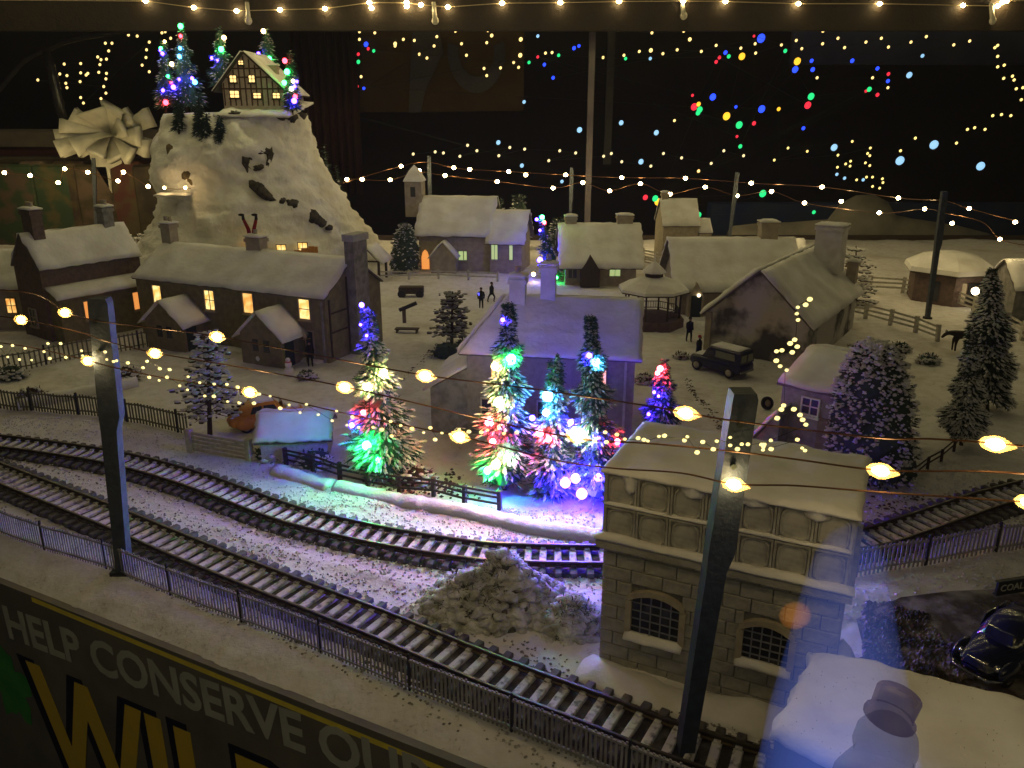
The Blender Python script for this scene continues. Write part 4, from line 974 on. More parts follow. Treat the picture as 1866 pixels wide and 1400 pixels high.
b_ = G(1560, 552); layered('small pale tiered fir white with snow by the back fence', b_, wtop(b_, 1560, 445), 2.2, 8, 3, M_BARK, M_TIPS, 'tiered_fir', .05, leafy=1.3)
# dark bushes and the big snowy bush in front
def bush(label, c, rx, ry, rz_, seed, n=500, name='bush', m1=None, m2=None, snow=.35, tl=.28, wid=.05):
    rg = random.Random(seed); t = thing(name, label, 'bush', c); g = MB(); s = MB()
    core = MB().ball((0, 0, rz_ * .3), rx * .8, ry * .8, rz_ * .75, 14, 8, None, .15, rg)
    for i in range(n):
        a = rg.uniform(0, 6.28); e = math.acos(rg.uniform(-.1, 1)); d = Vector((math.cos(a) * math.sin(e), math.sin(a) * math.sin(e), math.cos(e)))
        lump = 1 + .28 * noise.noise(d * 2.3 + Vector((seed, 0, 0))); p = Vector((d.x * rx, d.y * ry, d.z * rz_)) * lump * rg.uniform(.75, 1.02)
        v = (d + Vector((rg.gauss(0, .5), rg.gauss(0, .5), rg.gauss(0, .5)))).normalized()
        blade(g, p, v, tl * rg.uniform(.6, 1.3), wid)
        if rg.random() < snow and d.z > .1: sc_ = rg.uniform(.06, .16) * (rx ** .3); s.ball(p + Vector((0, 0, .05)), sc_ * 1.3, sc_, sc_ * .6, 6, 4, None, .25, rg)
    g.build('foliage', m1 or M_NEEDLE2, t); core.build('twig_core', m1 or M_NEEDLE2, t)
    if s.v: s.build('snow_on_top', m2 or M_TIPS, t, True)
    return t
bush('dark evergreen bush under the grey tree in the middle', G(815, 650), 1.15, .8, .9, 1, 420, snow=.02)
bush('low dark bush beside the farmhouse lean-to', G(845, 636), .6, .5, .6, 2, 200, snow=.05)
for k, (px, py, rx, lab) in enumerate(((1175, 700, .7, 'scraggy leafless bush behind the small red-topped fir'), (495, 838, 1.0, 'snow-crusted hedge clump right of the white gate'), (575, 852, 1.0, 'green-lit scrubby bush at the left end of the dark rail fence'), (760, 880, .9, 'low twiggy scrub behind the rail fence'), (232, 690, .9, 'brown garden bush left of the layered tree'), (60, 730, .9, 'brown low bush behind the left railings'), (1690, 665, .8, 'frosty bush below the horse'), (250, 415, 0, ''), (1640, 640, .7, 'small dark garden plant in the right field'), (1560, 640, .6, 'low twiggy plant near the barn in the right field'), (1240, 655, .5, 'small twiggy bush beside the two walkers'), (20, 690, 1.0, 'dark bush at the left edge by the fence'), (560, 690, .5, 'small snowy bush by the terrace corner'))):
    if rx: bush(lab, G(px, py), rx, rx * .7, rx * .75, 10 + k, 170, snow=.55, m1=M_BARK if k in (0, 3, 4, 5, 9, 10) else None)
bush('long frosted hedge behind the brick house', Vector((-42, 99, .2)), 4.5, 1.5, 1.9, 31, 900, snow=.6, tl=.5, wid=.08, name='hedge')
def snowbush(label, ctr, rx, ry, rz_, seed, nlump=110):
    rg = random.Random(seed); nlump = int(nlump * 8); t = thing('snowy_bush', label, 'bush', ctr); d_ = MB(); s = MB(); g = MB()
    for i in range(nlump):
        a = rg.uniform(0, 6.28); q = math.sqrt(rg.random()); x, y = rx * q * math.cos(a), ry * q * math.sin(a)
        hh_ = .75 + .5 * noise.noise(Vector((x * .9, y * .9, seed))) ; z = rz_ * hh_ * (1 - q ** 2) * rg.uniform(.7, 1.0) + .05; sc_ = rg.uniform(.10, .27)
        M3 = Matrix.Rotation(rg.uniform(0, 3), 3, 'Z') @ Matrix.Rotation(rg.uniform(-.5, .5), 3, 'X')
        n0 = len(s.v); s.ball((x, y, z), sc_ * 1.5, sc_, sc_ * .55, 10, 7, M3)
        for k in range(n0, len(s.v)):
            p = Vector(s.v[k]); w = noise.noise(p * 5) * .10 + noise.noise(p * 13) * .07; dd = (p - Vector((x, y, z))).normalized(); s.v[k] = tuple(p + dd * w)
        d_.ball((x * .97, y * .97 - .05, z - .18), .2, .2, .2, 7, 5, None, .25, rg)
    for i in range(2600):
        a = rg.uniform(0, 6.28); q = math.sqrt(rg.random()); x, y = rx * q * math.cos(a), ry * q * math.sin(a); z = rz_ * .8 * (1 - q * q) * rg.uniform(.2, 1.15) + .08
        blade(g, Vector((x, y, z)), Vector((rg.gauss(0, 1), rg.gauss(0, 1), rg.gauss(0, .6))).normalized(), .22, .02)
    d_.ball((0, 0, rz_ * .1), rx * .9, ry * .9, rz_ * .42, 20, 10, None, .08, rg); d_.build('undergrowth', mat('lichen_dark', (.14, .14, .10), .95, (.05, .05, .035), 4, .8, .06, 12), t, True)
    for i in range(3200):
        a = rg.uniform(0, 6.28); q = math.sqrt(rg.random()); x, y = rx * q * math.cos(a), ry * q * math.sin(a); hh_ = .75 + .5 * noise.noise(Vector((x * .9, y * .9, seed)))
        p0 = Vector((x, y, rz_ * hh_ * (1 - q * q) * rg.uniform(.7, 1.08) + .1)); d0 = Vector((rg.gauss(0, 1), rg.gauss(0, 1), rg.gauss(.3, .6))).normalized(); blade(s, p0, d0, rg.uniform(.12, .3), rg.uniform(.02, .05), .2)
    g.build('twigs', mat('lichen_twigs', (.14, .14, .08), .9, (.06, .06, .04), 5, .8), t)
    s.build('snow', mat('clumped_snow', (.66, .66, .65), .9, (.28, .28, .21), 2.0, .9, .08, 9), t, True)  # grey-green tone mixed into the snow, also painted in as shading
snowbush('big tangled bush loaded with snow between the far track and the water tower', G(900, 1110) + Vector((.1, .3, -.1)), 2.5, 1.6, 1.9, 3)
snowbush('smaller snow-loaded bush against the left corner of the water tower', G(1040, 1130) + Vector((0, -.2, -.1)), 1.1, 1.0, 1.0, 4, 50)
# ---------------- masts and light strings ----------------
def mast(label, base, top_px, w=.42, d=.36, m=None, gx=0, name='mast'):
    t = thing(name, label, 'pole', (base.x, base.y, 0), 0, 'grey masts carrying the bulb strings')
    tp = wtop(base, *top_px) - Vector((base.x, base.y, 0)); H_ = tp.z; rr = []
    segs = [(0, w * .78), (H_ * .45, w * .95), (H_ * .55, w), (H_ * .60, w * 1.3), (H_ * .985, w * 1.18), (H_, w * 1.05)] if w > .3 else [(0, w), (H_ * .7, w), (H_ * .72, w * 1.25), (H_, w * 1.2)]
    mb = MB()
    for z, ww in segs:
        f = z / H_; c = tp * f; off = (ww - w * .8) * .35
        rr.append([(c.x + off + sx_ * ww / 2, c.y + sy * d / 2, z - (.3 if z == 0 else 0)) for sx_, sy in ((-1, -1), (1, -1), (1, 1), (-1, 1))])
    mb.rings(rr).build('post', m or M_POLE, t)
    if w > .3:
        MB().box(-w * .7, -d * .75, -.1, w * .7, d * .75, .12).build('foot', M_DARKP, t)
        for f in (.93, .83):
            c = tp * f; MB().tube([(c.x, c.y - d / 2 - .1, c.z), (c.x, c.y - d / 2 + .03, c.z)], .07, 8, .05).build('eyelet', M_WIREG, t)
    return t, Vector((base.x, base.y, 0)), tp
PL = G(226, 1042); PR = G(1246, 1372)
mast('slanting grey-blue mast rising from the near track at the left', PL, (178, 543), .55, .42)
mast('dark mast standing in front of the stone water tower', PR, (1350, 712), .48, .50, m=mat('dark_mast', (.03, .038, .055), .6, (.05, .065, .09), 3, .8, .03, 9))
for bx, by, tx_, ty, lab in ((1690, 580, 1720, 349, 'thin grey mast between the lodge and the white fence'),):
    b_ = G(bx, by); mast(lab, b_, (tx_, ty), .42 * .9, .35)
BACKM = []
for tx_, ty, lab in ((1343, 314, 'thin dark mast behind the small tall house'), (1041, 306, 'thin grey mast behind the snowy cottage'), (781, 284, 'thin grey mast behind the church roof'), (170, 288, 'thin dark mast behind the brick house roof')):
    Y = 98 if tx_ > 1200 else 103; p = atY(tx_, ty, Y); d0 = ppu(Y)
    bx = {1343: 1328, 1041: 1038, 781: 784, 170: 175}[tx_]; b_ = Vector((atY(bx, 440, Y).x, Y, 0)); mast(lab, b_, (tx_, ty), .36, .3); BACKM.append(p)
def bulbs_on(t, pts, m, r, shell=None, sx_=1.0, core=None):
    proto = None; out = []
    for p in pts:
        if proto is None:
            o = proto = MB().lathe([(.02, -1.35 * r * sx_), (.55 * r, -1.0 * r * sx_), (r, -.2 * r), (.9 * r, .5 * r), (.5 * r, 1.1 * r), (.02, 1.35 * r)], 10).build('bulb', m, t, True)
        else: o = inst(proto, t)
        o.location = p; o.rotation_euler = (R(90) + rnd.uniform(-.3, .3), rnd.uniform(-.3, .3), R(90) + rnd.uniform(-.5, .5)); out.append(o)
    return out
M_BF = glow('bulb_front', (1.0, .74, .33), 95)
M_HALO = see_through('amber_halo_bead', (1.0, .62, .16), .28, .9)  # resin bead whose amber glow imitates the halo round the bulb
PX = Vector((PR.x - PL.x, PR.y - PL.y, 0)).normalized()
strings = [
 ('copper wire light string, uppermost of the three between the two near masts', [(-60, 526), (60, 535), (118, 569), (155, 580), (190, 587), (300, 600), (395, 613), (600, 652), (775, 684), (950, 706), (1170, 738), (1250, 752), (1345, 768), (1590, 797), (1700, 800), (1815, 808), (1960, 822)], [(118, 569), (395, 613), (775, 684), (1250, 752), (1815, 808)]),
 ('copper wire light string, middle one of the three between the two near masts', [(-60, 570), (38, 582), (150, 607), (190, 621), (282, 643), (430, 668), (628, 705), (900, 768), (1060, 800), (1180, 808), (1330, 822), (1450, 837), (1606, 857), (1780, 859), (1960, 868)], [(38, 582), (282, 643), (628, 705), (1052, 794), (1606, 857)]),
 ('copper wire light string, lowest of the three between the two near masts', [(-60, 618), (50, 632), (160, 657), (200, 668), (300, 689), (455, 714), (640, 756), (837, 795), (1010, 838), (1115, 853), (1240, 862), (1338, 882), (1450, 885), (1590, 896), (1720, 905), (1875, 915), (1960, 918)], [(160, 657), (455, 714), (837, 795), (1338, 882), (1880, 915)])]
for lab, path, bl in strings:
    t = thing('light_string', lab, 'fairy lights', (0, 0, 0), 0, 'three copper strings on the near masts')
    off = Vector((-.0, -.3, 0))
    P = [onplane(x, y, PL + off, PR + off) for x, y in path]
    c = catmull(P, 8)
    MB().tube(c, .022, 5).build('wire', M_WIRE, t)
    bp_ = [onplane(x, y, PL + off, PR + off) - Vector((0, 0, .02)) for x, y in bl]
    for o in bulbs_on(t, bp_, M_BF, .115, sx_=1.2):
        o.rotation_euler = (R(90), 0, R(60))
        MB().lathe([(.02, -.30), (.11, -.22), (.165, -.05), (.155, .1), (.08, .25), (.02, .36)], 12).build('halo_bead', M_HALO, o, True)
# rear strings, hung mast to mast
allp = [(600, 336), (633, 328), (700, 322), (781, 300), (860, 306), (960, 322), (1041, 325), (1180, 328), (1249, 327), (1343, 340), (1500, 342), (1560, 352), (1640, 362), (1720, 372), (1800, 400), (1870, 420)]
def rear(lab, path, bl, Y0=103, Y1=98, m=M_BW, r=.20):
    t = thing('light_string', lab, 'fairy lights', (0, 0, 0), 0, 'warm strings along the back edge of the board')
    f = lambda x, y: atY(x, y, Y0 + (Y1 - Y0) * max(0, min(1, (x - 600) / 700)) if x < 1343 else Y1 - (x - 1343) / 377 * 33 if x < 1720 else 65)
    MB().tube(catmull([f(x, y) for x, y in path], 5), .028, 4).build('wire', M_WIRE, t)
    pr = None
    for x, y in bl:
        p = f(x, y); rr_ = r * (1 if p.y > 90 else p.y / 95)
        if pr is None: o = pr = MB().ball((0, 0, 0), 1, seg=8, nr=6).build('bulb', m, t, True)
        else: o = inst(pr, t)
        o.scale = (rr_ * 1.2, rr_, rr_); o.location = p
rear('upper warm light string behind the church running to the right mast', [(606, 340), (730, 303), (781, 296), (826, 306), (856, 309), (927, 313), (1030, 319), (1133, 324), (1249, 325), (1369, 334), (1498, 341), (1637, 361), (1720, 366), (1765, 380), (1856, 404)], [(731, 303), (827, 306), (856, 309), (927, 313), (958, 319), (1031, 319), (1133, 324), (1249, 325), (1369, 334), (1498, 341), (1637, 361), (1766, 380), (1850, 405)])
rear('lower warm light string behind the church running to the right mast', [(606, 345), (632, 327), (660, 328), (711, 328), (764, 314), (808, 320), (906, 331), (1008, 343), (1061, 333), (1110, 348), (1167, 335), (1220, 354), (1285, 341), (1343, 357), (1406, 349), (1466, 370), (1600, 388), (1685, 381), (1720, 388), (1790, 405), (1822, 436), (1880, 450)], [(632, 327), (660, 327), (711, 328), (764, 311), (811, 320), (906, 331), (1008, 343), (1062, 333), (1111, 348), (1167, 335), (1221, 354), (1285, 341), (1343, 357), (1406, 349), (1466, 370), (1533, 367), (1602, 388), (1685, 381), (1735, 407), (1822, 436)])
t = thing('light_string', 'warm light string in front of the wrapped crates at the left', 'fairy lights', (0, 0, 0))
bl = [(8, 315), (55, 320), (118, 308), (160, 314), (106, 333), (225, 314), (215, 330), (270, 340)]
MB().tube(catmull([atY(x, y, 97) for x, y in sorted(bl)], 4), .04, 4).build('wire', M_WIRE, t)
pr = None
for x, y in bl:
    if pr is None: o = pr = MB().ball((0, 0, 0), 1, seg=8, nr=6).build('bulb', M_BW, t, True)
    else: o = inst(pr, t)
    o.scale = (.24, .2, .2); o.location = atY(x, y, 97)
# reflections of fine bulb strings, imitated by added glowing beads in front
M_REFL = glow('reflected_bulb', (1, .80, .30), 1.7, sample=False)
def garland(lab, pts, plane=True, Y=None, r=.046, m=None, group='fine garlands of beads imitating reflected bulbs in front of the village'):
    t = thing('reflected_garland', lab, 'fairy lights', (0, 0, 0), 0, group)
    off = Vector((0, -.55, 0)); f = (lambda x, y: onplane(x, y, PL + off, PR + off)) if plane else (lambda x, y: atY(x, y, Y))
    P = [f(x, y) for x, y in pts]
    MB().tube(P, .007 if plane else .012, 3).build('wire', M_WIREG, t)
    pr = None
    for p in P:
        p = p + Vector((rnd.uniform(-.04, .04), 0, rnd.uniform(-.07, .03)))
        if pr is None: o = pr = MB().ball((0, 0, 0), 1, seg=6, nr=4).build('bulb', m or M_REFL, t, True)  # added bead imitating a reflected bulb
        else: o = inst(pr, t)
        q = r * rnd.uniform(.7, 1.15); o.scale = (q * 1.25, q, q); o.location = p
garland('garland of added beads imitating reflected bulbs, looping across the front garden at the left', [(0, 633), (12, 650), (24, 631), (36, 655), (43, 632), (57, 654), (78, 641), (88, 627), (89, 651), (110, 626), (121, 651), (148, 639), (150, 650), (166, 652), (192, 641), (194, 654), (206, 659), (213, 658), (233, 663), (262, 669), (269, 660), (293, 669), (270, 686), (291, 692), (311, 674), (303, 685), (325, 700), (343, 683), (343, 707), (366, 698), (373, 718), (391, 697), (412, 701), (392, 723), (415, 731), (434, 707), (436, 733), (460, 733), (472, 718)])
garland('garland of added beads imitating reflected bulbs, crossing the lit firs', [(494, 723), (510, 742), (528, 738), (548, 753), (558, 738), (582, 752), (603, 765), (616, 751), (641, 756), (632, 774), (654, 780), (678, 778), (698, 779), (710, 767), (716, 792), (732, 772), (753, 781), (770, 787), (784, 779), (795, 797), (804, 787), (822, 790), (834, 779), (857, 783), (876, 786), (890, 782), (918, 792), (942, 788)])
garland('garland of added beads imitating reflected bulbs in front of the tank roof', [(1086, 800), (1089, 798), (1100, 788), (1106, 806), (1123, 790), (1139, 802), (1164, 800), (1173, 797), (1183, 802), (1203, 796), (1212, 796), (1246, 801), (1253, 798), (1268, 820), (1281, 804), (1301, 819), (1306, 799), (1328, 808), (1332, 799), (1345, 814), (1353, 808), (1361, 812), (1390, 807), (1391, 816)])
garland('garland of added beads imitating reflected bulbs, zigzagging in front of the barn and cottage', [(1474, 545), (1468, 550), (1457, 555), (1449, 571), (1453, 579), (1450, 617), (1443, 627), (1455, 631), (1446, 639), (1426, 641), (1418, 642), (1412, 658), (1422, 669), (1431, 672), (1429, 740), (1421, 748), (1418, 758), (1450, 747), (1458, 755), (1460, 763), (1466, 776), (1391, 808), (1403, 803), (1391, 815), (1403, 817), (1454, 802), (1461, 812), (1470, 818)])
# far rooms' lights
def far_bulbs(lab, pts, col, k, Y, r, name='coloured_lights', wire=True, group=None):
    r *= .62; t = thing(name, lab, 'fairy lights', (0, 0, 0), 0, group); m = glow('far_%s' % k[0], col, k[1], sample=False)
    P = [atY(p[0], p[1], Y) for p in pts]
    if wire: MB().tube(P, .03, 3).build('wire', M_WIREG, t)
    pr = None
    for p, q in zip(P, pts):
        s = (q[2] if len(q) > 2 else 1) * r
        if pr is None: o = pr = MB().ball((0, 0, 0), 1, seg=10, nr=7).build('bulb', m, t, True)
        else: o = inst(pr, t)
        o.scale = (s, s, s * 1.15); o.location = p; o.rotation_euler = (0, .5, 0)
Yf = 128
far_bulbs('scattered warm bulbs in the dark room, upper row left of the pale post', [(620, 70), (655, 58), (683, 60), (655, 72), (735, 72), (720, 80, 1.3), (755, 74), (796, 67), (791, 84), (764, 99), (778, 106), (720, 84), (628, 118), (642, 132), (658, 140), (650, 170), (830, 57), (889, 56), (896, 65, 1.2), (887, 78), (841, 80), (850, 101), (912, 124), (936, 114), (945, 123), (882, 125), (887, 138), (949, 72, 1.4), (948, 101, 1.5), (994, 97), (1006, 96)], (1, .70, .24), ('warm', 1.9), Yf, .30)
far_bulbs('warm bulbs in the dark room right of the pale post', [(1098, 54), (1127, 55), (1188, 60), (1246, 57), (1257, 72, 1.3), (1186, 92, 1.4), (1137, 101), (1165, 94), (1208, 98), (1234, 91), (1278, 94), (1305, 83), (1350, 88), (1376, 80), (1377, 97), (1424, 82), (1451, 74), (1461, 89), (1499, 80), (1500, 56, 1.3), (1527, 70), (1539, 87), (1578, 77), (1606, 70), (1619, 86), (1660, 77), (1688, 67), (1738, 82), (1767, 75), (1489, 142), (1590, 142), (1618, 160), (1229, 220), (1099, 105)], (1, .70, .24), ('warm', 1.9), Yf, .30)
far_bulbs('warm bulbs trailing down at the far right of the dark room', [(1818, 83), (1813, 87), (1818, 103), (1830, 119), (1818, 122), (1829, 143), (1845, 139), (1848, 146), (1852, 162), (1864, 160), (1861, 182), (1809, 211), (1825, 209), (1842, 211), (1763, 236), (1776, 233), (1795, 236), (1743, 261), (1668, 252), (1641, 275)], (1, .74, .22), ('yellow', 1.9), Yf, .3)
far_bulbs('cluster of warm bulbs hanging in the middle of the dark room', [(1553, 258), (1436, 270), (1471, 276), (1411, 292), (1527, 283), (1586, 270), (1581, 280), (1585, 284), (1550, 294), (1541, 299), (1526, 305), (1549, 303), (1577, 297), (1585, 302), (1561, 328), (1579, 323), (1590, 323), (1608, 326), (1609, 333), (1603, 343), (1590, 340), (1571, 372), (1580, 373), (1584, 386)], (1, .74, .22), ('yellow', 1.9), Yf - 6, .26)
far_bulbs('faint warm bulbs above the back strings', [(753, 281), (793, 277), (808, 279), (852, 265), (869, 275), (838, 285), (929, 269), (909, 284), (956, 272), (1020, 275), (1049, 279), (1000, 293), (1100, 285), (1114, 280), (1133, 295), (1186, 303), (1209, 280), (1242, 288), (1296, 298), (1319, 275), (1355, 284), (1273, 312)], (1, .80, .42), ('warm_dim', 1.2), Yf - 8, .30)
far_bulbs('warm bulbs twinkling at the dark left window', [(234, 64), (250, 66), (192, 79), (204, 79), (198, 93), (178, 104), (184, 109), (182, 118), (194, 108), (117, 117), (147, 116), (157, 137), (147, 133), (109, 135), (122, 138), (146, 149), (160, 134), (180, 132), (194, 134), (193, 144), (120, 152), (122, 160), (69, 146), (189, 158), (193, 170), (147, 178), (184, 180), (152, 188), (272, 77), (267, 91), (266, 105), (259, 119), (272, 131), (295, 60), (301, 58), (311, 70)], (1, .70, .24), ('warm', 1.9), 125, .28)
far_bulbs('blue bulbs in the dark room', [(667, 81, 1.5), (646, 139, 1.2), (663, 161), (1046, 88, 1.2), (1055, 84), (992, 118, 1.1), (1008, 142, 1.1), (1387, 70, 2.6), (1322, 96, 1.3), (1299, 177, 2.1), (1341, 195), (1388, 199, 2.3), (1449, 127, 2), (1479, 111, 1.2), (1481, 127, 1.4), (1553, 111, 1.3), (1599, 125, 1.2), (1618, 148, 1.2), (1464, 234, 1.2), (1328, 376, 1.6), (1343, 374, 1.4), (1235, 372, 1.2), (535, 180)], (.02, .06, 1.0), ('blue', 2.2), Yf, .34)
far_bulbs('green bulbs in the dark room', [(653, 113, 1.2), (624, 68), (681, 93), (964, 114), (1018, 101), (1140, 107), (1328, 103, 1.2), (1275, 200, 1.9), (1272, 206, 1.5), (1347, 228, 2.2), (1349, 267, 1.3), (1431, 93, 1.2), (1478, 176, 2.1), (1584, 163, 1.5), (1194, 362, 2), (1390, 353, 2.3), (1273, 392, 1.9), (1483, 387, 1.2)], (.02, .75, .22), ('green', 1.3), Yf - 3, .34)
far_bulbs('red bulbs in the dark room', [(671, 89), (653, 99), (651, 158), (1265, 195, 2.2), (1305, 113, 1.1), (1311, 105, 1.1), (1472, 192, 2.2), (1374, 225, 1.3), (1374, 66, .8), (1619, 135, 1.1), (1599, 173, 1.2), (1578, 166), (1176, 360, 1.7), (1247, 370, 1.9), (1361, 382, 1.6), (1262, 174, .9), (980, 104, .9), (1343, 249, .9)], (1, .03, .06), ('red', 1.2), Yf - 1, .34)
far_bulbs('amber bulbs in the dark room', [(1352, 103, 2.1), (1324, 212, 2.4), (1453, 112, 2.2), (1199, 368, 2.3), (1273, 190, 1.4), (1273, 312, 1.1), (1420, 381, 1.7), (1419, 199, 1.2)], (1, .5, .03), ('amber', 1.6), Yf - 2, .34)
far_bulbs('pale icy blue bulbs in the dark room', [(908, 260, 1.4), (955, 186, 1.1), (1056, 237, 1.7), (1132, 224, 1.5), (1196, 242, 1.6), (951, 302, 1.3), (1168, 295, 1.7), (1024, 331, 1.1), (1520, 269, 2.1), (1640, 293, 2.7), (1702, 264, 2.7), (1787, 303, 2.6), (1657, 137, 1.8), (1681, 102, 1.1), (980, 66), (1185, 107), (1525, 318), (1539, 325), (1573, 328)], (.35, .68, 1.0), ('icy', 1.0), Yf - 4, .34, wire=False)
# coloured strings on the trees
LC = {'g': ((.03, 1.0, .16), 480), 'b': ((.04, .015, 1.0), 1200), 'r': ((1.0, .03, .05), 320), 'y': ((1.0, .72, .24), 340), 'c': ((.06, .40, 1.0), 260), 'w': ((.9, .85, .6), 190)}
def treelights(tree, lab, items, r=.14, k=1.0, dy=-.0, fac=.8, group='coloured light strings wound on the lit firs'):
    tt, b_, tp_, rad = tree; t = thing('tree_lights', lab, 'fairy lights', (0, 0, 0), 0, group); P = []
    for it in items:
        px, py, c = it[:3]; s = it[3] if len(it) > 3 else 1.0
        f = max(0, min(1, (zat(b_.x, b_.y, py) - b_.z) / (tp_.z - b_.z))); rr_ = rad * (1 - f) ** .85 * fac
        s *= .72 if (c == 'b' and f > .4) else 1.0; Y = b_.y - rr_ * .75 - .12; p = atY(px, py, Y); P.append(p)
        col, st = LC[c]; o = MB().ball((0, 0, 0), r * s, seg=8, nr=6).build('bulb', glow('led_%s_%d' % (c, int(k * 100)), col, st * k), t, True); o.location = p
    W_ = []
    for a, b2 in zip(P, P[1:]): W_ += [a, (a + b2) / 2 + Vector((rnd.uniform(-.1, .1), .15, -.12))]
    W_.append(P[-1]); MB().tube(catmull(W_, 4), .018, 4).build('wire', M_WIREG, t)
treelights(T1, 'multicoloured bulbs on the leftmost lit fir, blue at its tip', [(659, 556, 'b', 1.1), (657, 592, 'b', .6), (668, 612, 'b', .6), (700, 679, 'y', 1.1), (670, 706, 'y', 1.25), (662, 752, 'r', .8), (641, 775, 'b', .85), (668, 812, 'g', 1.45), (690, 838, 'g', .9)])  # low blue bulb at the left is added to light the shed blue
treelights(T2, 'multicoloured bulbs on the tallest lit fir', [(916, 583, 'b', .8), (931, 655, 'g', 1.6), (902, 668, 'y', 1.1), (910, 733, 'y', 1.6), (892, 770, 'r', 1.3), (898, 805, 'r', 1.0), (925, 832, 'w', 1.0), (888, 858, 'g', 1.1), (905, 845, 'y', 1.2)])
treelights(T3, 'cyan and pink bulbs on the shorter middle fir', [(998, 722, 'c', 1.6), (995, 752, 'c', 1.1), (984, 790, 'r', 1.1), (1000, 800, 'r', .9), (1040, 770, 'b', 1.3), (970, 762, 'b', 1.2)])
treelights(T4, 'white and blue bulbs on the fir left of the tank', [(1086, 660, 'c', 1.2), (1074, 648, 'b', 1.1), (1056, 792, 'w', 1.8), (1049, 872, 'b', 1.5), (1060, 900, 'b', 1.7), (1030, 880, 'b', 1.6), (1092, 800, 'b', .9), (1090, 870, 'b', 1.2), (1125, 805, 'r', .9)])
treelights(T5, 'red and violet bulbs on the small fir behind the tank', [(1203, 672, 'r', 1.1), (1198, 680, 'r', .8), (1192, 715, 'b', .8), (1200, 722, 'b', .7), (1182, 755, 'b', .6)], k=.5)
treelights(T11, 'coloured bulbs on the slim distant fir behind the chimneys', [(988, 396, 'g', 1.3), (978, 400, 'b', 1.3), (992, 406, 'r', 1.1), (984, 420, 'b', 1.1), (984, 474, 'b', 1.6), (972, 500, 'y', 1.2), (1014, 506, 'g', .9), (1014, 525, 'g', 1.1)], r=.16, k=.12)
MG = 'coloured light strings on the summit firs'
treelights(MT[0], 'blue, green and red bulbs on the broad summit fir', [(329, 48, 'g', 1.4), (329, 66, 'r', 1), (328, 88, 'c', 1), (292, 92, 'b', 1.1), (327, 103, 'c', 1.2), (313, 117, 'y', 1.2), (304, 139, 'g', 1.3), (326, 145, 'b', .9), (316, 159, 'b', 1.4), (312, 151, 'r', .8), (355, 150, 'c', 1.4), (350, 143, 'b', 1)], r=.19, k=.05, group=MG)
treelights(MT[1], 'blue and red bulbs on the far left summit fir', [(296, 98, 'b', 1.4), (300, 76, 'y', .8), (293, 88, 'g', .9), (302, 187, 'r', 1.5), (297, 165, 'b', 1)], r=.19, k=.05, group=MG)
treelights(MT[2], 'green and yellow bulbs on the fir left of the chalet gable', [(408, 69, 'y', 1.3), (403, 90, 'g', 1.5), (386, 106, 'b', 1.3), (396, 110, 'b', 1)], r=.19, k=.05, group=MG)
treelights(MT[3], 'yellow, blue and red bulbs on the fir right of the chalet gable', [(480, 57, 'y', 1.3), (471, 98, 'b', 1.4), (491, 107, 'g', 1.3), (477, 111, 'w', 1), (474, 124, 'r', 1.5), (469, 105, 'b', 1)], r=.19, k=.05, group=MG)
treelights(MT[4], 'red, green and blue bulbs on the slim right summit fir', [(519, 111, 'r', 1.3), (523, 131, 'g', 1.4), (518, 151, 'g', 1.2), (534, 148, 'y', .9), (541, 149, 'b', 1), (531, 162, 'w', 1.1), (537, 158, 'b', 1.1), (538, 176, 'r', 1.1), (536, 184, 'b', 1.4)], r=.19, k=.05, group=MG)
# overhead beam with its string, hooks and the added ceiling strings that light the board
YB = 101
z0, z1 = atY(900, 56, YB).z, atY(900, 8, YB).z
bm_ = MB().box(-95, YB, z0, 110, YB + 1.2, z1 + 1.5).build('ceiling_beam', mat('brown_beam', (.018, .011, .006), .7, (.009, .006, .004), 1.5, .8, .05)); tag(bm_, 'long dark brown wooden beam across the top of the display', 'beam')
t = thing('light_string', 'row of warm bulbs strung along the brown beam at the top', 'fairy lights', (0, 0, 0))
tb = [(265, 2), (353, 14), (431, 20), (510, 18), (592, 16), (673, 5), (677, 15), (741, 5), (741, 12), (767, 9), (816, 13), (915, 6), (1021, 5), (1128, 3), (1245, 2), (1322, 3), (1455, 7), (1603, 7), (1755, 10), (1818, 11), (1826, 5), (1835, 2)]
MB().tube([atY(-30, 0, YB - .4)] + [atY(x, y, YB - .4) for x, y in tb if y != 15 and y != 12] + [atY(1900, 0, YB - .4)], .05, 4).build('wire', mat('clear_wire', (.4, .32, .2), .4), t)
pr = None
for x, y in tb:
    if pr is None: o = pr = MB().ball((0, 0, 0), .27, .22, .22, seg=8, nr=6).build('bulb', M_BW, t, True)
    else: o = inst(pr, t)
    o.location = atY(x, y, YB - .5)
for k, (x, y, l) in enumerate(((450, 18, 20), (790, 18, 20), (1243, 15, 14), (1806, 20, 18))):
    a = atY(x, y - 14, YB - .25); b2 = atY(x + 3, y + l, YB - .3)
    o = MB().tube([(0, 0, 0), (b2 - a) * .6, b2 - a], .22, 8, .3).ball(b2 - a, .42, .25, .45, 8, 6).build('hook', mat('pale_plastic', (.4, .38, .32), .5), smooth=True); o.location = a
    tag(o, 'pale plastic hook on the brown beam, %s' % ('first from the left', 'second from the left, above the letters board', 'third from the left, right of the pale post', 'rightmost near the corner')[k], 'hook', 'pale hooks on the beam')
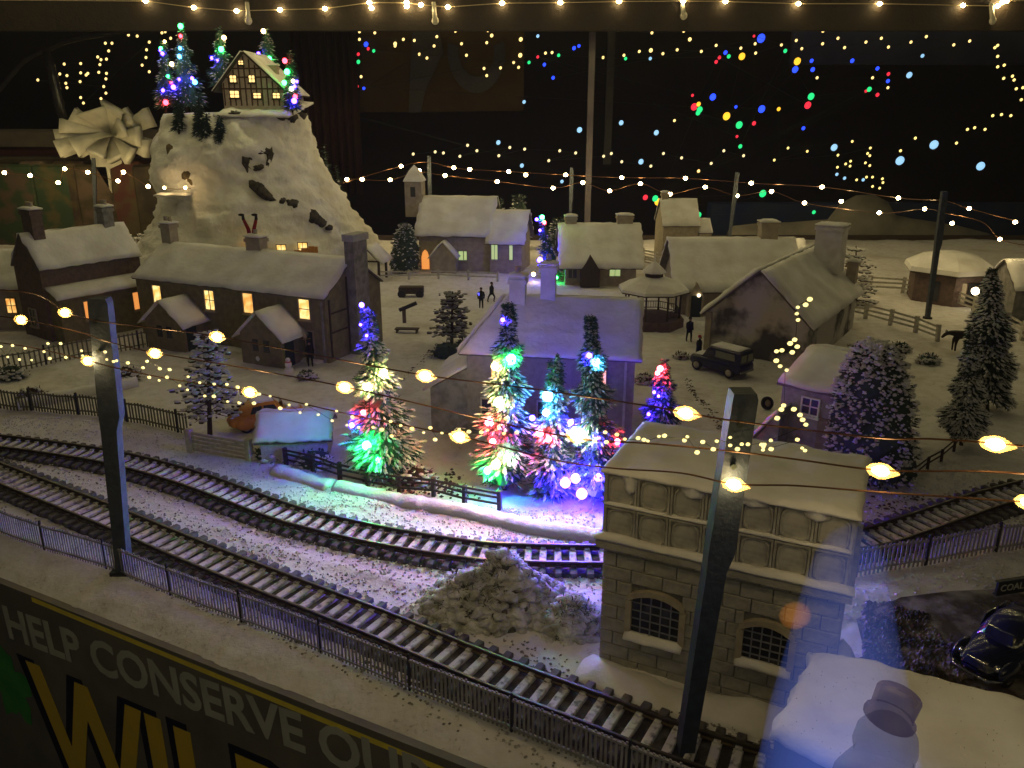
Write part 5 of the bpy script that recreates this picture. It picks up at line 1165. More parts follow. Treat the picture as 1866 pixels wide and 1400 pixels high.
# ceiling strings (above the picture): unseen bulb rows added for broad overhead light
M_CB = glow('added_ceiling_bulb', (1.0, .83, .36), 122)
for k, (Y, Z, x0, x1, n, sc_) in enumerate(((84, 31, -60, 62, 15, 1.0), (62, 31, -48, 50, 13, .85), (40, 30, -38, 44, 11, .42), (-14, 26, -34, 34, 12, .76))):
    t = thing('light_string', 'warm bulb string under the ceiling of the case, %s' % ('added unseen above the church', 'added unseen above the square', 'added unseen above the farmhouse', 'added unseen in the room behind the onlooker')[k], 'fairy lights', (0, 0, 0))
    P = [Vector((x0 + (x1 - x0) * i / (n - 1), Y, Z - .5 * (i % 2))) for i in range(n)]
    MB().tube(P, .04, 4).build('wire', M_WIRE, t); pr = None
    for p in P:
        if pr is None: o = pr = MB().ball((0, 0, 0), 1, seg=8, nr=6).build('bulb', M_CB, t, True)  # added unseen bulb
        else: o = inst(pr, t)
        o.location = p; q = .42 * sc_ * (1.12 if p.x < 5 else .9); o.scale = (q, q, q)
# ---------------- the dark room behind ----------------
M_ROOM = mat('dark_room_wall', (.012, .012, .016), .8, (.02, .018, .02), .1, .8)
tag(MB().box(-170, 165, -30, 220, 166, 90).build('back_wall', M_ROOM), 'nearly black wall of the room far behind the display', kind='structure')
tag(MB().box(-170, 10, -31, 220, 165, -30).build('room_floor', M_ROOM), 'dark floor of the room under the display board', kind='structure')
tag(MB().box(-170, 102.3, 40, 220, 165, 41).build('room_ceiling', M_ROOM), 'dark ceiling of the room', kind='structure')
q0, q1 = atY(-30, 440, 107.4), atY(1990, 440, 107.4)
tag(MB().box(-92, 107.2, -1.6, 100, 107.9, .5).build('board_edge', M_TIMBER), 'dark raised edge along the back of the village board', 'board edge')
def slab(px0, py0, px1, py1, Y, th, m, name, label=None, cat=None, parent=None):
    a, b2 = atY(px0, py1, Y), atY(px1, py0, Y); o = MB().box(a.x, Y, a.z, b2.x, Y + th, b2.z).build(name, m, parent)
    if label: tag(o, label, cat)
    return o
cur = MB(); a, b2 = atY(548, 330, 122), atY(645, 56, 122); rr = []
for i in range(41):
    x = a.x + (b2.x - a.x) * i / 40; y = 122 + .5 * math.sin(i * 1.3); rr.append([(x, y, a.z - 2), (x, y + .3, a.z - 2), (x, y + .3, b2.z + 1), (x, y, b2.z + 1)])
tag(cur.rings(rr).build('curtain', mat('dark_red_cloth', (.018, .003, .004), .9, (.012, .003, .004), 1, .8), None, True), 'dark red curtain hanging behind the right side of the crag', 'curtain')
sb = thing('letter_board', 'dim ochre board with a big dark ring shape hanging behind the church', 'board', (0, 0, 0))
M_OCH = mat('ochre_board', (.05, .032, .010), .9, (.035, .022, .008), .3, .8)
a, b2 = atY(655, 205, 130), atY(955, 50, 130)
MB().prism([(a.x, a.z), (b2.x, a.z + .2), (b2.x, b2.z), (a.x + 1, b2.z)], 130, 130.4).build('board', M_OCH, sb)
ring = []
cx, cz_ = atY(868, 95, 129.6).x, atY(868, 95, 129.6).z
for k in range(29):
    a_ = math.pi * (.93 + 1.15 * k / 28); ro, ri = 4.2, 2.6
    ring.append([(cx + ro * 1.0 * math.cos(a_), 129.5, cz_ + ro * 1.35 * math.sin(a_) ), (cx + ro * math.cos(a_), 129.9, cz_ + ro * 1.35 * math.sin(a_)), (cx + ri * math.cos(a_), 129.9, cz_ + ri * 1.3 * math.sin(a_)), (cx + ri * math.cos(a_), 129.5, cz_ + ri * 1.3 * math.sin(a_))])
MB().rings(ring).build('dark_ring', M_DARKP, sb)
p = [atY(x, y, 129.6) for x, y in ((752, 56), (800, 56), (808, 95), (775, 165), (766, 205), (745, 205), (748, 120))]
MB().prism([(q.x, q.z) for q in p], 129.5, 129.9).build('dark_stroke', M_DARKP, sb)
slab(1064, 54, 1086, 442, 106, .5, mat('glass_edge', (.13, .115, .12), .4, (.07, .06, .09), .3, .8), 'glass_post', 'pale translucent post rising behind the slim blue-lit fir', 'post')
slab(1100, 54, 1122, 300, 131, .5, mat('dark_post', (.035, .035, .035), .6), 'dark_post', 'dark grey upright in the room just right of the pale post', 'post')
slab(1290, 372, 1900, 470, 125, 3, mat('dim_blue_reflection', (.015, .03, .10), .8, (.03, .045, .09), .3, .9), 'blue_reflection', 'dim blue slab imitating a reflection behind the pale snow bank at the right', 'reflection')  # added slab, its colour imitating a dark blue reflection
bkp = slab(1440, 50, 1960, 118, 138, 1, mat('dusk_blue_panel', (.03, .035, .08), .8, (.06, .07, .12), .15, .9), 'wall_panel', 'dim bluish panel on the far room wall at the upper right', 'panel')
# pale snow bank behind the board, right
bank = MB(); rr = []
outl = [(1330, 442), (1334, 412), (1380, 407), (1440, 405), (1508, 400), (1530, 372), (1560, 356), (1592, 354), (1618, 368), (1632, 392), (1660, 398), (1740, 410), (1800, 425), (1835, 442)]
for x, y in outl:
    p = atY(x, y, 112); lo = atY(x, 470, 112).z - 2
    rr.append([(p.x, 109.5, lo), (p.x, 110.3, lo + (p.z - lo) * .7), (p.x, 112, p.z), (p.x, 114.5, lo + (p.z - lo) * .8), (p.x, 116, lo)])
tag(bank.rings(rr).build('snow_bank', mat('dull_snow', (.28, .26, .22), .9, (.18, .17, .15), .4, .8), None, True), 'pale smooth snow bank with a round hump behind the right side of the board', 'snow bank')
# left: window frame, wrapped crates, ribbon bow
fr = thing('window_frame', 'dark curved window frame at the upper left behind the crates', 'window frame', (0, 0, 0))
MB().tube([atY(x, y, 118) for x, y in ((120, 235), (108, 190), (97, 140), (86, 92))], .75, 8, .55).build('post', mat('dark_gloss', (.03, .03, .035), .25, (.05, .045, .04), 1, .6, spec=.6), fr, True)
MB().tube(catmull([atY(x, y, 118) for x, y in ((-30, 200), (10, 150), (45, 112), (86, 90), (150, 68), (300, 50), (420, 46))], 6), .4, 8).build('top_rail', mat('dark_gloss', (.03, .03, .035)), fr, True)
wb = thing('wrapped_crates', 'row of olive and brown patterned crates behind the houses at the left', 'crates', (0, 0, 0))
for k, (x0, x1, c1, c2) in enumerate(((-40, 56, (.16, .11, .08), (.05, .09, .04)), (57, 77, (.22, .17, .12), (.15, .11, .08)), (78, 116, (.14, .12, .05), (.04, .08, .04)), (117, 152, (.12, .09, .04), (.06, .04, .03)), (153, 197, (.15, .10, .07), (.06, .05, .02)), (198, 256, (.11, .09, .04), (.10, .03, .02)), (257, 292, (.08, .06, .03), (.04, .03, .02)))):
    a, b2 = atY(x0, 440, 103 + .3 * (k % 2)), atY(x1, 300 - 6 * (k % 2), 103 + .3 * (k % 2))
    c1, c2 = tuple(q * .55 for q in c1), tuple(q * .6 for q in c2); MB().bevbox(a.x, 103 + .3 * (k % 2), a.z - 1.5, b2.x, 108, b2.z, .3).build('crate', mat('wrap_%d' % k, c1, .8, c2, .35, 1.0, sharp=(.45, .55)), wb)
rnr = thing('bench', 'grey padded bench back above the wrapped crates at the left', 'bench', (0, 0, 0))
for y0, y1, Y, c in ((236, 268, 109, (.09, .075, .06)), (270, 284, 109.6, (.05, .012, .012)), (286, 300, 108.6, (.12, .10, .07))):
    a, b2 = atY(-60, y1, Y), atY(292, y0, Y); MB().bevbox(a.x, Y, a.z, b2.x, Y + 2, b2.z, .3).build('cushion', mat('pad_%d' % y0, c, .8, None, .6, .8), rnr)
bw = thing('ribbon_bow', 'big cream ribbon bow above the crates left of the crag', 'bow', (0, 0, 0)); cb = atY(203, 245, 104)
M_RIB = mat('cream_ribbon', (.46, .45, .38), .7, (.34, .33, .28), .8, .8)
rb = random.Random(5)
for k, (dx, dy, w) in enumerate(((-95, 10, 15), (-88, -14, 12), (-60, 28, 16), (-92, 30, 14), (-30, -44, 26), (10, -50, 20), (45, -30, 18), (78, -30, 16), (60, 5, 16), (75, 28, 15), (45, 42, 16), (20, 48, 18), (-20, 40, 15), (-65, -36, 12), (30, -12, 16), (-8, 8, 18))):
    tip = atY(203 + dx, 243 + dy, 103.2 - rb.random()); d = tip - cb; s = Vector((0, -1, 0)).cross(d).normalized(); ww = w / ppu(104, 15) * 1.0
    mb = MB(); rr = []
    for i in range(11):
        u = i / 10 * math.pi; q = cb + d * math.sin(u) ** .8 * (1 if i < 11 else 1) * (.5 - .5 * math.cos(u) if False else math.sin(u / 2) if u < math.pi / 2 * 2 else 1)
        q = cb + d * (math.sin(u)) + Vector((0, -1.6 * math.sin(u) * (1 if i < 5 else .25), 0)) + s * (.25 * (i - 5) / 5)
        wv = ww * (.25 + .85 * math.sin(u)); rr.append([q - s * wv, q + s * wv, q + s * wv + Vector((0, .07, 0)), q - s * wv + Vector((0, .07, 0))])
    mb.rings(rr).build('ribbon_loop', M_RIB, bw, True)
MB().prism([(q.x, q.z) for q in (atY(160, 272, 103), atY(218, 272, 103), atY(222, 298, 103), (atY(200, 308, 103)), (atY(204, 352, 103)), atY(165, 290, 103))], 103, 103.1).build('ribbon_tail', M_RIB, bw)
# ---------------- fences ----------------
def run(pixels, z=0.0): return [Vector((p.x, p.y, hground(p.x, p.y, False))) for p in (G(*q, z) for q in pixels)]
def palings(name, label, pts, h, step, pw_, post_every, m, mp, rail_h=(.25, .85), lean=0.0, postw=.09, th=.03, cap=None, snow=False):
    t = thing(name, label, 'fence', (0, 0, 0)); path = [Vector(p) for p in pts]; L = 0
    pan = MB(); i = 0; posts = resample(path, post_every)
    for p, d in resample(path, step):
        if abs(p.x) > .75 * (p.y + 6): continue
        c = Vector((p.x, p.y, hground(p.x, p.y, False))); d2 = Vector((d.x, d.y, 0)).normalized(); n_ = Vector((-d2.y, d2.x, 0)); a = c + d2 * -pw_ / 2; hh = h * (1 + rnd.uniform(-.03, .02)); le = d2 * rnd.uniform(-.02, .02)
        pan.rings([[a + n_ * -th / 2, a + d2 * pw_ - n_ * th / 2, a + d2 * pw_ + n_ * th / 2, a + n_ * th / 2], [a + le - n_ * th / 2 + Vector((0, 0, hh)), a + le + d2 * pw_ - n_ * th / 2 + Vector((0, 0, hh)), a + le + d2 * pw_ + n_ * th / 2 + Vector((0, 0, hh)), a + le + n_ * th / 2 + Vector((0, 0, hh))]])
    o = pan.build('palings', m, t); o['kind'] = 'stuff'
    for f in rail_h:
        rr = []
        for p, d in resample(path, .5):
            z = hground(p.x, p.y, False) + h * f; n_ = Vector((-d.y, d.x, 0)).normalized() * (th * 1.2); c = Vector((p.x, p.y, z)); u_ = Vector((0, 0, .035))
            rr.append([c - n_ - u_, c + n_ - u_, c + n_ + u_, c - n_ + u_])
        MB().rings(rr).build('rail', m, t)
    pr = None
    for p, d in posts:
        if abs(p.x) > .75 * (p.y + 6): continue
        if pr is None: o = pr = MB().bevbox(-postw, -postw, -.2, postw, postw, h * 1.12, .02).build('post', mp, t)
        else: o = inst(pr, t)
        o.location = (p.x, p.y, hground(p.x, p.y, False)); o.rotation_euler = (0, 0, math.atan2(d.y, d.x))
    return t
M_PALE = mat('weathered_paling', (.24, .23, .24), .7, (.44, .43, .45), 1.3, .8, .01)
M_PALED = mat('dull_green_paling', (.10, .10, .075), .75, (.17, .165, .13), 1.3, .8, .01)
palings('railing_fence', 'grey weathered railing fence along the front edge of the board', run([(-90, 925), (0, 972), (110, 1010), (205, 1040), (330, 1090), (545, 1172), (700, 1236), (860, 1299), (1040, 1371), (1160, 1420), (1300, 1475)]), 1.12, .14, .058, 3.4, M_PALE, M_DARKP, (.12, .92), postw=.04)
palings('railing_fence', 'dull green railing fence behind the left end of the tracks', run([(-120, 728), (0, 742), (60, 746), (170, 762), (270, 778), (345, 791)]), 1.15, .21, .09, 3.4, M_PALED, M_DARKP, (.2, .9), postw=.06)
palings('railing_fence', 'pale railing fence curving beside the coal yard at the right', run([(1552, 1054), (1620, 1040), (1690, 1030), (1760, 1016), (1830, 1006), (1900, 990)]), 1.15, .19, .085, 3.2, mat('pale_paling', (.34, .32, .33), .7, (.24, .23, .24), 1.3, .8), M_DARKP, (.2, .9), postw=.05)
palings('picket_fence', 'low dark picket edging behind the bottom right shed', run([(1700, 1232), (1760, 1262), (1830, 1290), (1900, 1318)]), .42, .24, .13, 3.0, M_TIMBER, M_TIMBER, (.4,), postw=.06)
palings('picket_fence', 'grey railings in front of the brick house garden', run([(-10, 682), (60, 672), (140, 655), (270, 632)]), 1.2, .3, .1, 3.0, M_PALED, M_DARKP, (.2, .9), postw=.06)
def postrail(name, label, pts, h, m, step=2.2, rails=(.4, .75, 1.0), pw_=.09, rw=.05, snow=False, cat='fence'):
    t = thing(name, label, cat, (0, 0, 0)); path = pts; R_ = resample(path, step); pr = None
    Q = []
    for p, d in R_:
        z = hground(p.x, p.y, False); Q.append(Vector((p.x, p.y, z)))
        if pr is None: o = pr = MB().bevbox(-pw_, -pw_, -.2, pw_, pw_, h * 1.08, .02).build('post', m, t)
        else: o = inst(pr, t)
        o.location = (p.x, p.y, z); o.rotation_euler = (rnd.uniform(-.04, .04), rnd.uniform(-.04, .04), math.atan2(d.y, d.x))
    for a, b2 in zip(Q, Q[1:]):
        d2 = (b2 - a).normalized(); n_ = Vector((-d2.y, d2.x, 0)) * (-pw_ - .01)
        for f in rails:
            j = rnd.uniform(-.03, .03); MB().rings([[a + n_ + Vector((0, 0, h * f + j)) + Vector(q) for q in ((0, -.02, -rw), (0, .02, -rw), (0, .02, rw), (0, -.02, rw))], [b2 + n_ + Vector((0, 0, h * f - j)) + Vector(q) for q in ((0, -.02, -rw), (0, .02, -rw), (0, .02, rw), (0, -.02, rw))]]).build('rail', m, t)
    return t
postrail('rail_fence', 'dark wooden three-rail fence in front of the lit firs', run([(522, 850), (556, 858), (610, 872), (655, 884), (705, 897), (750, 899), (803, 906), (856, 922), (915, 930), (978, 936)]), .82, M_TIMBER, 1.6)
postrail('rail_fence', 'white rail fence behind the snowy cottages', run([(1080, 468), (1165, 480), (1225, 490)]), 1.6, M_WHITEP, 3.4, (.5, .95), .16, .09)
postrail('rail_fence', 'white rail fence sweeping past the lodge to the right edge', run([(1500, 540), (1560, 530), (1600, 530), (1655, 535), (1700, 545), (1757, 562), (1800, 585), (1866, 625), (1920, 650)]), 1.35, M_WHITEP, 2.9, (.35, .65, .95), .16, .09)
postrail('rail_fence', 'white rail fence in front of the thin mast, left of the horse', run([(1535, 570), (1600, 588), (1660, 604), (1716, 625)]), 1.2, M_WHITEP, 2.4, (.35, .65, .95), .13, .08)
postrail('rail_fence', 'weathered rail fence leading from the dark fir toward the track at the right', run([(1776, 786), (1730, 830), (1690, 860), (1640, 905)]), .6, M_BARK, 1.8, (.45, .9), .06, .04)
postrail('rail_fence', 'faint white rails along the churchyard in front of the church', run([(690, 512), (760, 508), (860, 510), (960, 515)]), .9, M_WHITEP, 3.0, (.5, .9), .1, .06)
def gate(label, a, b2, h):
    t = thing('field_gate', label, 'gate', a, math.atan2((b2 - a).y, (b2 - a).x)); L = (b2 - a).length
    for x in (0, L): MB().bevbox(x - .16, -.16, -.2, x + .16, .16, h * 1.12, .04).build('post', M_WHITEP, t)
    for k in range(5): MB().box(.16, -.04, h * (.12 + .2 * k) - .06, L - .16, .04, h * (.12 + .2 * k) + .07).build('bar', M_WHITEP, t)
    mb = MB(); mb.rings([[(.2, -.055, h * .1), (.2, -.041, h * .1), (.2, -.041, h * .2), (.2, -.055, h * .2)], [(L - .2, -.055, h * .9), (L - .2, -.041, h * .9), (L - .2, -.041, h), (L - .2, -.055, h)]]).build('brace', M_WHITEP, t)
gate('white five-bar gate heaped with snow by the layered tree', G(348, 822), G(456, 842), 1.05)
gate('white gate behind the bandstand at the back', G(1165, 478), G(1225, 492), 1.5)
# snow kerb blocks in front of the rail fence
for k, (pts, lab) in enumerate((([(505, 862), (560, 880), (606, 893)], 'short snowy kerb block left of the longer kerb below the rail fence'), ([(614, 893), (700, 911), (800, 930), (900, 950), (975, 966), (1100, 985)], 'long snowy kerb bank below the dark rail fence'))):
    mb = MB(); rr = []
    for p, d in resample(run(pts), .16):
        n_ = Vector((-d.y, d.x, 0)); w = .42 + .09 * noise.noise(p * .9) + .05 * noise.noise(p * 5); h_ = .34 + .10 * noise.noise(p * 1.1) + .06 * noise.noise(p * 4) + .05 * noise.noise(p * 9); c = Vector((p.x, p.y, -.1))
        rr.append([c - n_ * w, c - n_ * w * .95 + Vector((0, 0, h_ * .9)), c - n_ * w * .6 + Vector((0, 0, h_ + .12)), c + Vector((0, 0, h_ + .2)), c + n_ * w * .6 + Vector((0, 0, h_ + .12)), c + n_ * w + Vector((0, 0, h_ * .9)), c + n_ * w])
    o = mb.rings(rr).build('kerb', M_SNOW, None, True); tag(o, lab, 'kerb', 'snowy kerbs below the rail fence')
# rough rubble behind the rail fence
o = scatter(260, lambda: (lambda p: (p.x, p.y, .03))(G(rnd.gauss(775, 45), rnd.gauss(885, 12))), (.04, .12)).build('twig_litter', M_BARK); tag(o, 'brown litter on the snow behind the rail fence', 'litter', kind='stuff')
# ---------------- small buildings and things ----------------
A = G(478, 848); B = G(606, 836)
t = thing('garden_shed', 'low white shed with a snow roof glowing blue beside the leftmost lit fir', 'shed', A, math.atan2(B.y - A.y, B.x - A.x) - .12); L = (B - A).length * .95
gable_house(t, L, 2.6, 1.25, 2.0, M_WHITEP, 'x', over=.25, snow=.28, sd=91, seg=.4)
# wooden shelter beside the terrace
c = G(672, 512); t = thing('timber_shelter', 'small gabled timber shelter with snowy roof behind the terrace chimney', 'shelter', c, R(-10))
for x, y in ((-1.1, 0), (1.1, 0), (-1.1, 2.2), (1.1, 2.2)): MB().box(x - .1, y - .1, -.2, x + .1, y + .1, 2.0).build('post', M_TIMBER, t)
for s in (-1, 1):
    MB().sheet((s * 1.6, -.5, 1.75), (s * 1.6, 2.7, 1.75), (0, 2.7, 3.35), (0, -.5, 3.35), .3, 7, 5, .06, .06).build('roof_snow', M_SNOWR, t, True)
    MB().rings([[(s * 1.2, -.3, 1.9), (s * 1.2, -.2, 1.9), (s * 1.1, -.2, 2.0), (s * 1.1, -.3, 2.0)], [(0, -.3, 3.1), (0, -.2, 3.1), (0, -.2, 3.25), (0, -.3, 3.25)]]).build('brace', M_TIMBER, t)
MB().box(-1.15, -.3, 1.9, 1.15, -.2, 2.05).build('beam', M_TIMBER, t)
# village-green furniture
c = G(750, 541); t = thing('farm_cart', 'dark wooden cart standing on the snowy green', 'cart', c)
MB().bevbox(-1.1, -.5, .35, 1.1, .5, .95, .06).build('body', M_TIMBER, t)
for x in (-.8, .8): MB().lathe([(.36, -.05), (.38, 0), (.36, .05)], 14, (0, 0, 0), Matrix.Rotation(R(90), 3, 'X')).build('wheel', M_DARKP, t).location = (x, -.58, .36)
c = G(737, 587); t = thing('signpost', 'short brown post with a slanting dark board on the green', 'signpost', c)
MB().box(-.13, -.13, -.1, .13, .13, 1.25).build('post', M_BRICK, t); o = MB().box(-.75, -.1, -.14, .75, .1, .14).build('board', M_DARKP, t); o.location = (.35, -.2, 1.3); o.rotation_euler = (0, -.4, 0)
c = G(742, 606); t = thing('bench', 'low slatted bench lying in the snow of the green', 'bench', c, R(-5))
for k in range(3): MB().box(-.9, -.3 + .22 * k, .25, .9, -.14 + .22 * k, .33).build('slat', M_TIMBER, t)
for x in (-.75, .75): MB().box(x - .05, -.3, -.05, x + .05, .3, .248).build('leg', M_TIMBER, t)
c = G(560, 662); t = thing('lantern_post', 'thin lantern post standing by the terrace corner door', 'lamp post', c)
MB().tube([(0, 0, -.1), (0, 0, 1.75)], .05, 6).build('post', mat('brass', (.35, .25, .12), .4, metal=.7), t); MB().tube([(-.35, 0, 1.62), (.35, 0, 1.7)], .035, 5).build('crossbar', mat('brass', (1, 1, 1)), t); MB().box(-.1, -.1, 1.75, .1, .1, 2.05).build('lantern', M_CREAM, t)
# snowmen
def snowman(label, c, s, scarf):
    t = thing('snowman', label, 'snowman', c)
    MB().ball((0, 0, .45 * s), .5 * s, seg=16, nr=10).ball((0, 0, 1.15 * s), .36 * s, seg=16, nr=10).ball((0, 0, 1.62 * s), .25 * s, seg=14, nr=10).build('body', M_SNOWR, t, True)
    MB().lathe([(.27 * s, 1.36 * s), (.32 * s, 1.42 * s), (.27 * s, 1.48 * s)], 14).build('scarf', scarf, t, True)
    MB().ball((0, -.25 * s, 1.62 * s), .05 * s, .14 * s, .05 * s).build('nose', mat('carrot', (.7, .2, .02)), t, True)
    for x in (-.08, .08): MB().ball((x * s, -.235 * s, 1.70 * s), .03 * s).build('eye', M_BLACK, t)
M_PINK = mat('pink_cloth', (.6, .12, .15), .8)
snowman('small snowman in a pink scarf in the snow before the terrace', G(527, 684), .62, M_PINK)
snowman('bigger plain snowman below the terrace porch', G(479, 662), .95, mat('white_scarf', (.6, .6, .6)))
# ---------------- people ----------------
def person(label, c, h, coat, trousers, rz, stride=.12, hat=None, arm=.1, name='person'):
    t = thing(name, label, 'person', c, rz); s = h / 1.75
    V = [(0, 0, .95), (0, 0, 1.15), (0, -.01, 1.38), (0, -.01, 1.52), (0, -.03, 1.66),
         (.10, 0, .9), (.12, -stride, .5), (.13, -stride * .6, .08), (.13, -stride * .6 - .14, .05), (-.10, 0, .9), (-.12, stride, .5), (-.13, stride * 1.4, .08), (-.13, stride * 1.4 - .14, .05),
         (.2, 0, 1.42), (.27, arm, 1.15), (.25, -arm * .4, .92), (.25, -arm * .6, .84), (-.2, 0, 1.42), (-.27, -arm, 1.15), (-.25, -arm * 2, .92), (-.25, -arm * 2.3, .85)]
    E_ = [(0, 1), (1, 2), (2, 3), (3, 4), (0, 5), (5, 6), (6, 7), (7, 8), (0, 9), (9, 10), (10, 11), (11, 12), (2, 13), (13, 14), (14, 15), (15, 16), (2, 17), (17, 18), (18, 19), (19, 20)]
    rad = [.15, .14, .17, .07, .11, .11, .08, .055, .05, .11, .08, .055, .05, .08, .06, .045, .05, .08, .06, .045, .05]
    me = bpy.data.meshes.new('body'); me.from_pydata([tuple(Vector(v) * s) for v in V], E_, []); o = bpy.data.objects.new('body', me); C.objects.link(o); o.parent = t
    sk = o.modifiers.new('skin', 'SKIN'); o.modifiers.new('sub', 'SUBSURF').render_levels = 1; o.modifiers['sub'].levels = 1
    for i, r_ in enumerate(rad): me.skin_vertices[0].data[i].radius = (r_ * s, r_ * s)
    me.skin_vertices[0].data[0].use_root = True
    me.materials.append(trousers)
    MB().lathe([(.21 * s, .72 * s), (.19 * s, 1.0 * s), (.21 * s, 1.3 * s), (.16 * s, 1.46 * s), (.08 * s, 1.5 * s)], 12).build('coat', coat, t, True)
    for sd in (1, -1):
        a_ = 13 if sd == 1 else 17; MB().tube([Vector(V[a_]) * s, Vector(V[a_ + 1]) * s, Vector(V[a_ + 2]) * s], .085 * s, 8, .062 * s).build('sleeve', coat, t, True)
    MB().ball((0, -.03 * s, 1.67 * s), .10 * s, .115 * s, .13 * s, 10, 8).ball((0, -.145 * s, 1.655 * s), .018 * s, .03 * s, .022 * s, 6, 4).build('head', mat('skin', (.35, .2, .14), .6), t, True)
    MB().lathe([(.15 * s, 1.72 * s), (.115 * s, 1.74 * s), (.11 * s, 1.83 * s), (.03 * s, 1.86 * s)], 10).build('hat', hat or coat, t, True)
M_NAVY = mat('navy_cloth', (.012, .014, .03), .85, (.02, .022, .04), 6, .5); M_BLK = mat('black_cloth', (.012, .012, .013), .85)
person('man in dark coat standing with legs apart by the barn corner', G(1255, 623), 1.75, M_NAVY, M_BLK, R(15), .1)
person('second dark-clothed walker, lower and nearer than the man by the barn', G(1272, 658), 1.7, M_BLK, M_BLK, R(60), .16, mat('red_hat', (.35, .02, .02)))
person('tiny dark figure standing on the green beneath a blue dot of light', G(877, 562), 1.7, M_BLK, M_BLK, 0, .05)
person('tiny dark figure striding on the green, right of the standing one', G(896, 551), 1.7, M_NAVY, M_BLK, R(70), .25)
person('dark figure waiting by the lantern post at the terrace corner', G(566, 668), 1.65, M_BLK, M_BLK, R(20), .06)
lo = MB().ball((0, 0, 0), .16, seg=8, nr=6).build('blue_bead', glow('blue_bead', (.1, .1, 1), 3)); lo.location = atY(873, 536, G(877, 562).y) ; tag(lo, 'little blue glowing bead above the tiny standing figure', 'light bead')
# ---------------- vehicles ----------------
def loft(mb, st):
    """stations (x, [(y,z)...])"""
    return mb.rings([[(x, y, z) for y, z in pr_] for x, pr_ in st])
def body_section(hw, z0, zb, n=4, cr=.12):
    P = []
    for y, z in ((-hw + cr * .3, z0), (hw - cr * .3, z0), (hw, z0 + .1), (hw * 1.02, (z0 + zb) / 2), (hw, zb - cr), (hw - cr, zb), (-hw + cr, zb), (-hw, zb - cr), (-hw * 1.02, (z0 + zb) / 2), (-hw, z0 + .1)): P.append((y, z))
    return P
def cabin_section(hw0, hw1, z0, z1): return [(-hw0, z0), (hw0, z0), (hw0 * .98, z0 + (z1 - z0) * .4), (hw1, z1 - .07), (hw1 - .1, z1), (-hw1 + .1, z1), (-hw1, z1 - .07), (-hw0 * .98, z0 + (z1 - z0) * .4)]
def wheel(t, x, y, r, m_rim, s):
    Mx = Matrix.Rotation(R(90), 3, 'X')
    w = MB().lathe([(r * .55, -.09), (r * .92, -.1), (r, -.05), (r, .05), (r * .92, .1), (r * .55, .09)], 20, (0, 0, 0), Mx).build('wheel', M_BLACK, t, True); w.location = (x, y, r)
    MB().lathe([(.02, .12), (r * .2, .12), (r * .5, .08), (r * .6, .1), (r * .6, -.1), (.02, -.1)], 16, (0, 0, 0), Mx if s > 0 else Matrix.Rotation(R(-90), 3, 'X')).build('rim', m_rim, w, True)
